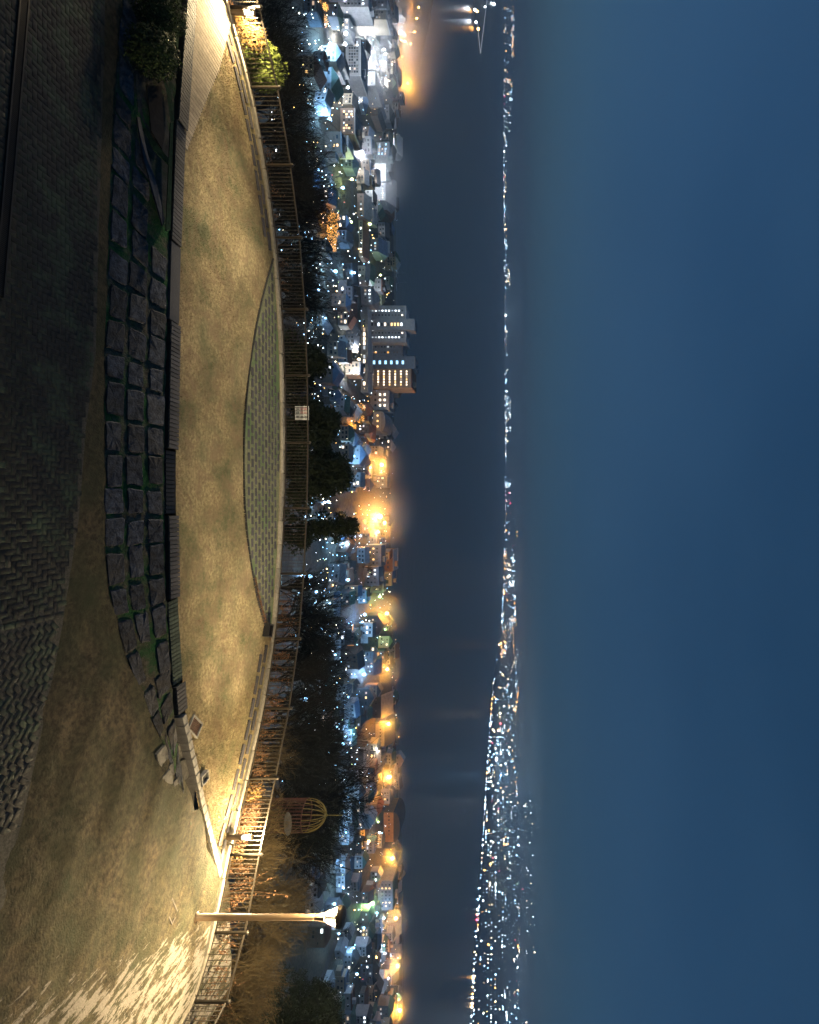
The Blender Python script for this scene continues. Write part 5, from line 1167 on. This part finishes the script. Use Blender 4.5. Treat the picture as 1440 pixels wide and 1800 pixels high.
# the brighter lights one by one
big = [(881, 87, 'orange', 2.6), (883, 258, 'white', 2.6), (883, 140, 'white', 2.2), (888, 555, 'white', 3.0), (883, 8, 'white', 2.6), (901, 65, 'orange', 1.6), (901, 80, 'orange', 1.6), (901, 94, 'orange', 1.5),
       (909, 935, 'orange', 1.6), (909, 942, 'orange', 1.4), (887, 990, 'orange', 2.0), (887, 1000, 'orange', 2.0), (886, 1016, 'orange', 1.6), (885, 1038, 'orange', 2.2), (886, 1043, 'orange', 1.8), (895, 1002, 'white', 2.0), (896, 1012, 'white', 2.2), (896, 1024, 'white', 1.8), (880, 1131, 'orange', 2.4), (881, 1137, 'orange', 1.8), (879, 1150, 'warm', 1.8),
       (878, 1244, 'green', 1.8), (879, 1254, 'warm', 2.4), (879, 1272, 'red', 3.0), (892, 1286, 'orange', 2.4), (891, 1293, 'warm', 1.6), (895, 1302, 'white', 1.8), (896, 1312, 'white', 1.8), (895, 1325, 'white', 1.6), (872, 1334, 'white', 3.2), (880, 1362, 'blue', 1.8), (876, 1400, 'white', 2.2), (875, 1407, 'white', 2.0), (867, 1422, 'white', 2.0), (875, 1426, 'warm', 1.8), (875, 1442, 'white', 2.2),
       (874, 1457, 'warm', 2.2), (895, 1460, 'white', 1.6), (923, 1417, 'white', 1.6), (855, 1475, 'orange', 1.8), (871, 1477, 'blue', 1.8), (869, 1490, 'green', 2.0), (847, 1553, 'orange', 2.0), (919, 1563, 'red', 1.6), (866, 1508, 'red', 1.6), (866, 1525, 'white', 1.8), (861, 1552, 'warm', 1.8), (861, 1587, 'white', 3.0), (862, 1596, 'white', 2.6), (857, 1616, 'warm', 1.8), (868, 1644, 'orange', 1.8), (895, 1623, 'white', 1.8),
       (910, 1663, 'orange', 2.4), (909, 1650, 'orange', 1.6), (908, 1681, 'white', 2.2), (909, 1700, 'white', 2.2), (854, 1673, 'white', 3.6), (854, 1685, 'warm', 2.0), (859, 1700, 'warm', 2.0), (906, 1724, 'red', 2.4), (904, 1749, 'red', 2.0), (832, 1718, 'orange', 3.0), (845, 1749, 'white', 3.6), (897, 1746, 'warm', 1.8), (844, 1770, 'warm', 1.8), (862, 1789, 'white', 2.2), (890, 1785, 'white', 2.0), (925, 1797, 'warm', 1.8), (940, 1674, 'warm', 1.5)]
FB = {k: emit('far_bright_' + k, v, s) for k, v, s in (('white', (.85, .93, 1), 60), ('blue', (.35, .7, 1), 12), ('warm', (1, .82, .6), 18), ('orange', (1, .45, .10), 45), ('red', (1, .1, .15), 12), ('green', (.5, 1, .6), 10))}
for x, y, c_, s in big:
    p = far_pt(x, y); rr = s * .8 * p.y / F; z_ = P(np.interp(y, FS_y, FS_x), y, p.y).z
    side = 'far left' if y < 400 else ('left of the glow' if y < 900 else ('at the middle of the far shore' if y < 1200 else ('in the dense right half of the far city' if y < 1500 else 'at the right end of the far city')))
    r = empty('city_light', (p.x, p.y, p.z - rr * 2), 0, f'bright {c_} light on the far shore, {side}', 'city light', f'bright {c_} lights on the far shore, {side}')
    m = MB(); m.ball((0, 0, rr * 2), rr, 8, 5); m.build('globe', FB[c_], r, False); m = MB(); m.tube([(0, 0, -rr), (0, 0, rr)], rr * .12, 4); m.build('mast', M_dark, r, False)
    if s >= 1.8 and y != 1718 and c_ != 'red':
        add_point('light', (0, -rr * 3, rr * 2), (0.6 if y == 555 else 0.05 if y < 940 else 0.16) * min(p.y, 4200) ** 2 * s, {'white': (.75, .88, 1), 'blue': (.3, .6, 1), 'warm': (1, .75, .45), 'orange': (1, .42, .1), 'red': (1, .1, .15), 'green': (.4, 1, .5)}[c_], r, rr)

# pier running out from the left
pr = empty('pier', P(840, 20, 1800).to_tuple()[:2] + (SEA_Z,), 0, 'long pointed pier with lamps running out from the left edge', 'pier')
def s_pt(x, y, z=-97.5): return Gz(x, y, z)
tip = s_pt(843.5, 94); a0 = s_pt(831, -30); b0_ = s_pt(859, -30)
m = MB(); m.prism([a0, tip, b0_], 6, .5); m.build('deck', M_quay, pr)
for q0, q1, nm in ((s_pt(838, 40), tip, 'left'), (b0_, tip, 'right')):
    m = MB(); m.tube([q0 + Vector((0, 0, 2.5)), q1 + Vector((0, 0, 2.5))], 1.1, 6); m.build('lit_parapet', emit('parapet_glow', (.8, .85, 1), .55), pr)
for i, (x, y, c_, s) in enumerate(((838, 20, 'orange', 2.2), (840, 51, 'orange', 2.4), (834, 17, 'white', 2.0), (836, 39, 'white', 1.8), (868, 7, 'white', 2.4), (852, 12, 'white', 1.2))):
    p = s_pt(x, y, -88); r = empty('pier_lamp', (p.x, p.y, SEA_Z + 2.5), 0, f'{["nearest orange", "brightest orange", "nearest white", "second white", "far side white", "small white"][i]} lamp on the long pier at left', 'lamp'); rr = s * .8 * p.y / F
    m = MB(); m.tube([(0, 0, 0), (0, 0, 12.5)], .4, 5); m.build('pole', M_dark, r, False); m = MB(); m.ball((0, 0, 11), rr, 8, 5); m.build('globe', FB[c_], r, False)
    add_point('light', (0, -rr * 2, 11), 30000, (1, .42, .1) if c_ == 'orange' else (.8, .9, 1), r, 1)

# ------------------------------------------------------------------ air
def volume_mat(name, col, dens, aniso=0.0):
    m = bpy.data.materials.new(name); m.use_nodes = True; n = m.node_tree.nodes; l = m.node_tree.links; n.clear()
    o = n.new('ShaderNodeOutputMaterial'); v = n.new('ShaderNodeVolumePrincipled'); v.inputs['Color'].default_value = (*col, 1); v.inputs['Density'].default_value = dens; v.inputs['Anisotropy'].default_value = aniso
    l.new(v.outputs[0], o.inputs['Volume']); return m
m = MB(); m.box((0, 7000, 80), (25600, 14700, 370)); hz_ = m.build('haze', volume_mat('haze_air', (.66, .86, 1.0), HAZE, 0.0)); tag(hz_, 'thin night haze over the bay', 'haze', kind='stuff')
def mist_mat(name, col, dens):
    m = volume_mat(name, col, dens); n = m.node_tree.nodes; l = m.node_tree.links
    tc = n.new('ShaderNodeTexCoord'); gr = n.new('ShaderNodeTexGradient'); gr.gradient_type = 'QUADRATIC_SPHERE'; l.new(tc.outputs['Object'], gr.inputs[0])
    mu = n.new('ShaderNodeMath'); mu.operation = 'MULTIPLY'; mu.inputs[1].default_value = dens; l.new(gr.outputs['Fac'], mu.inputs[0])
    v = next(q for q in n if q.type == 'PRINCIPLED_VOLUME'); l.new(mu.outputs[0], v.inputs['Density']); return m
M_mist = mist_mat('halo_mist', (.95, .95, 1.0), 0.03)  # mist balls added round the town lamps to make their halos
b = MB(); b.ball((0, 0, 0), 1.0, 20, 12); me_mist = b.mesh('mist', M_mist)
for p, rad in MISTS:
    o = link('mist', me_mist, None, p, (0, 0, 0), (rad,) * 3); tag(o, 'added mist patch giving a bright town lamp its halo', 'mist', 'added halo mist patches', 'stuff')
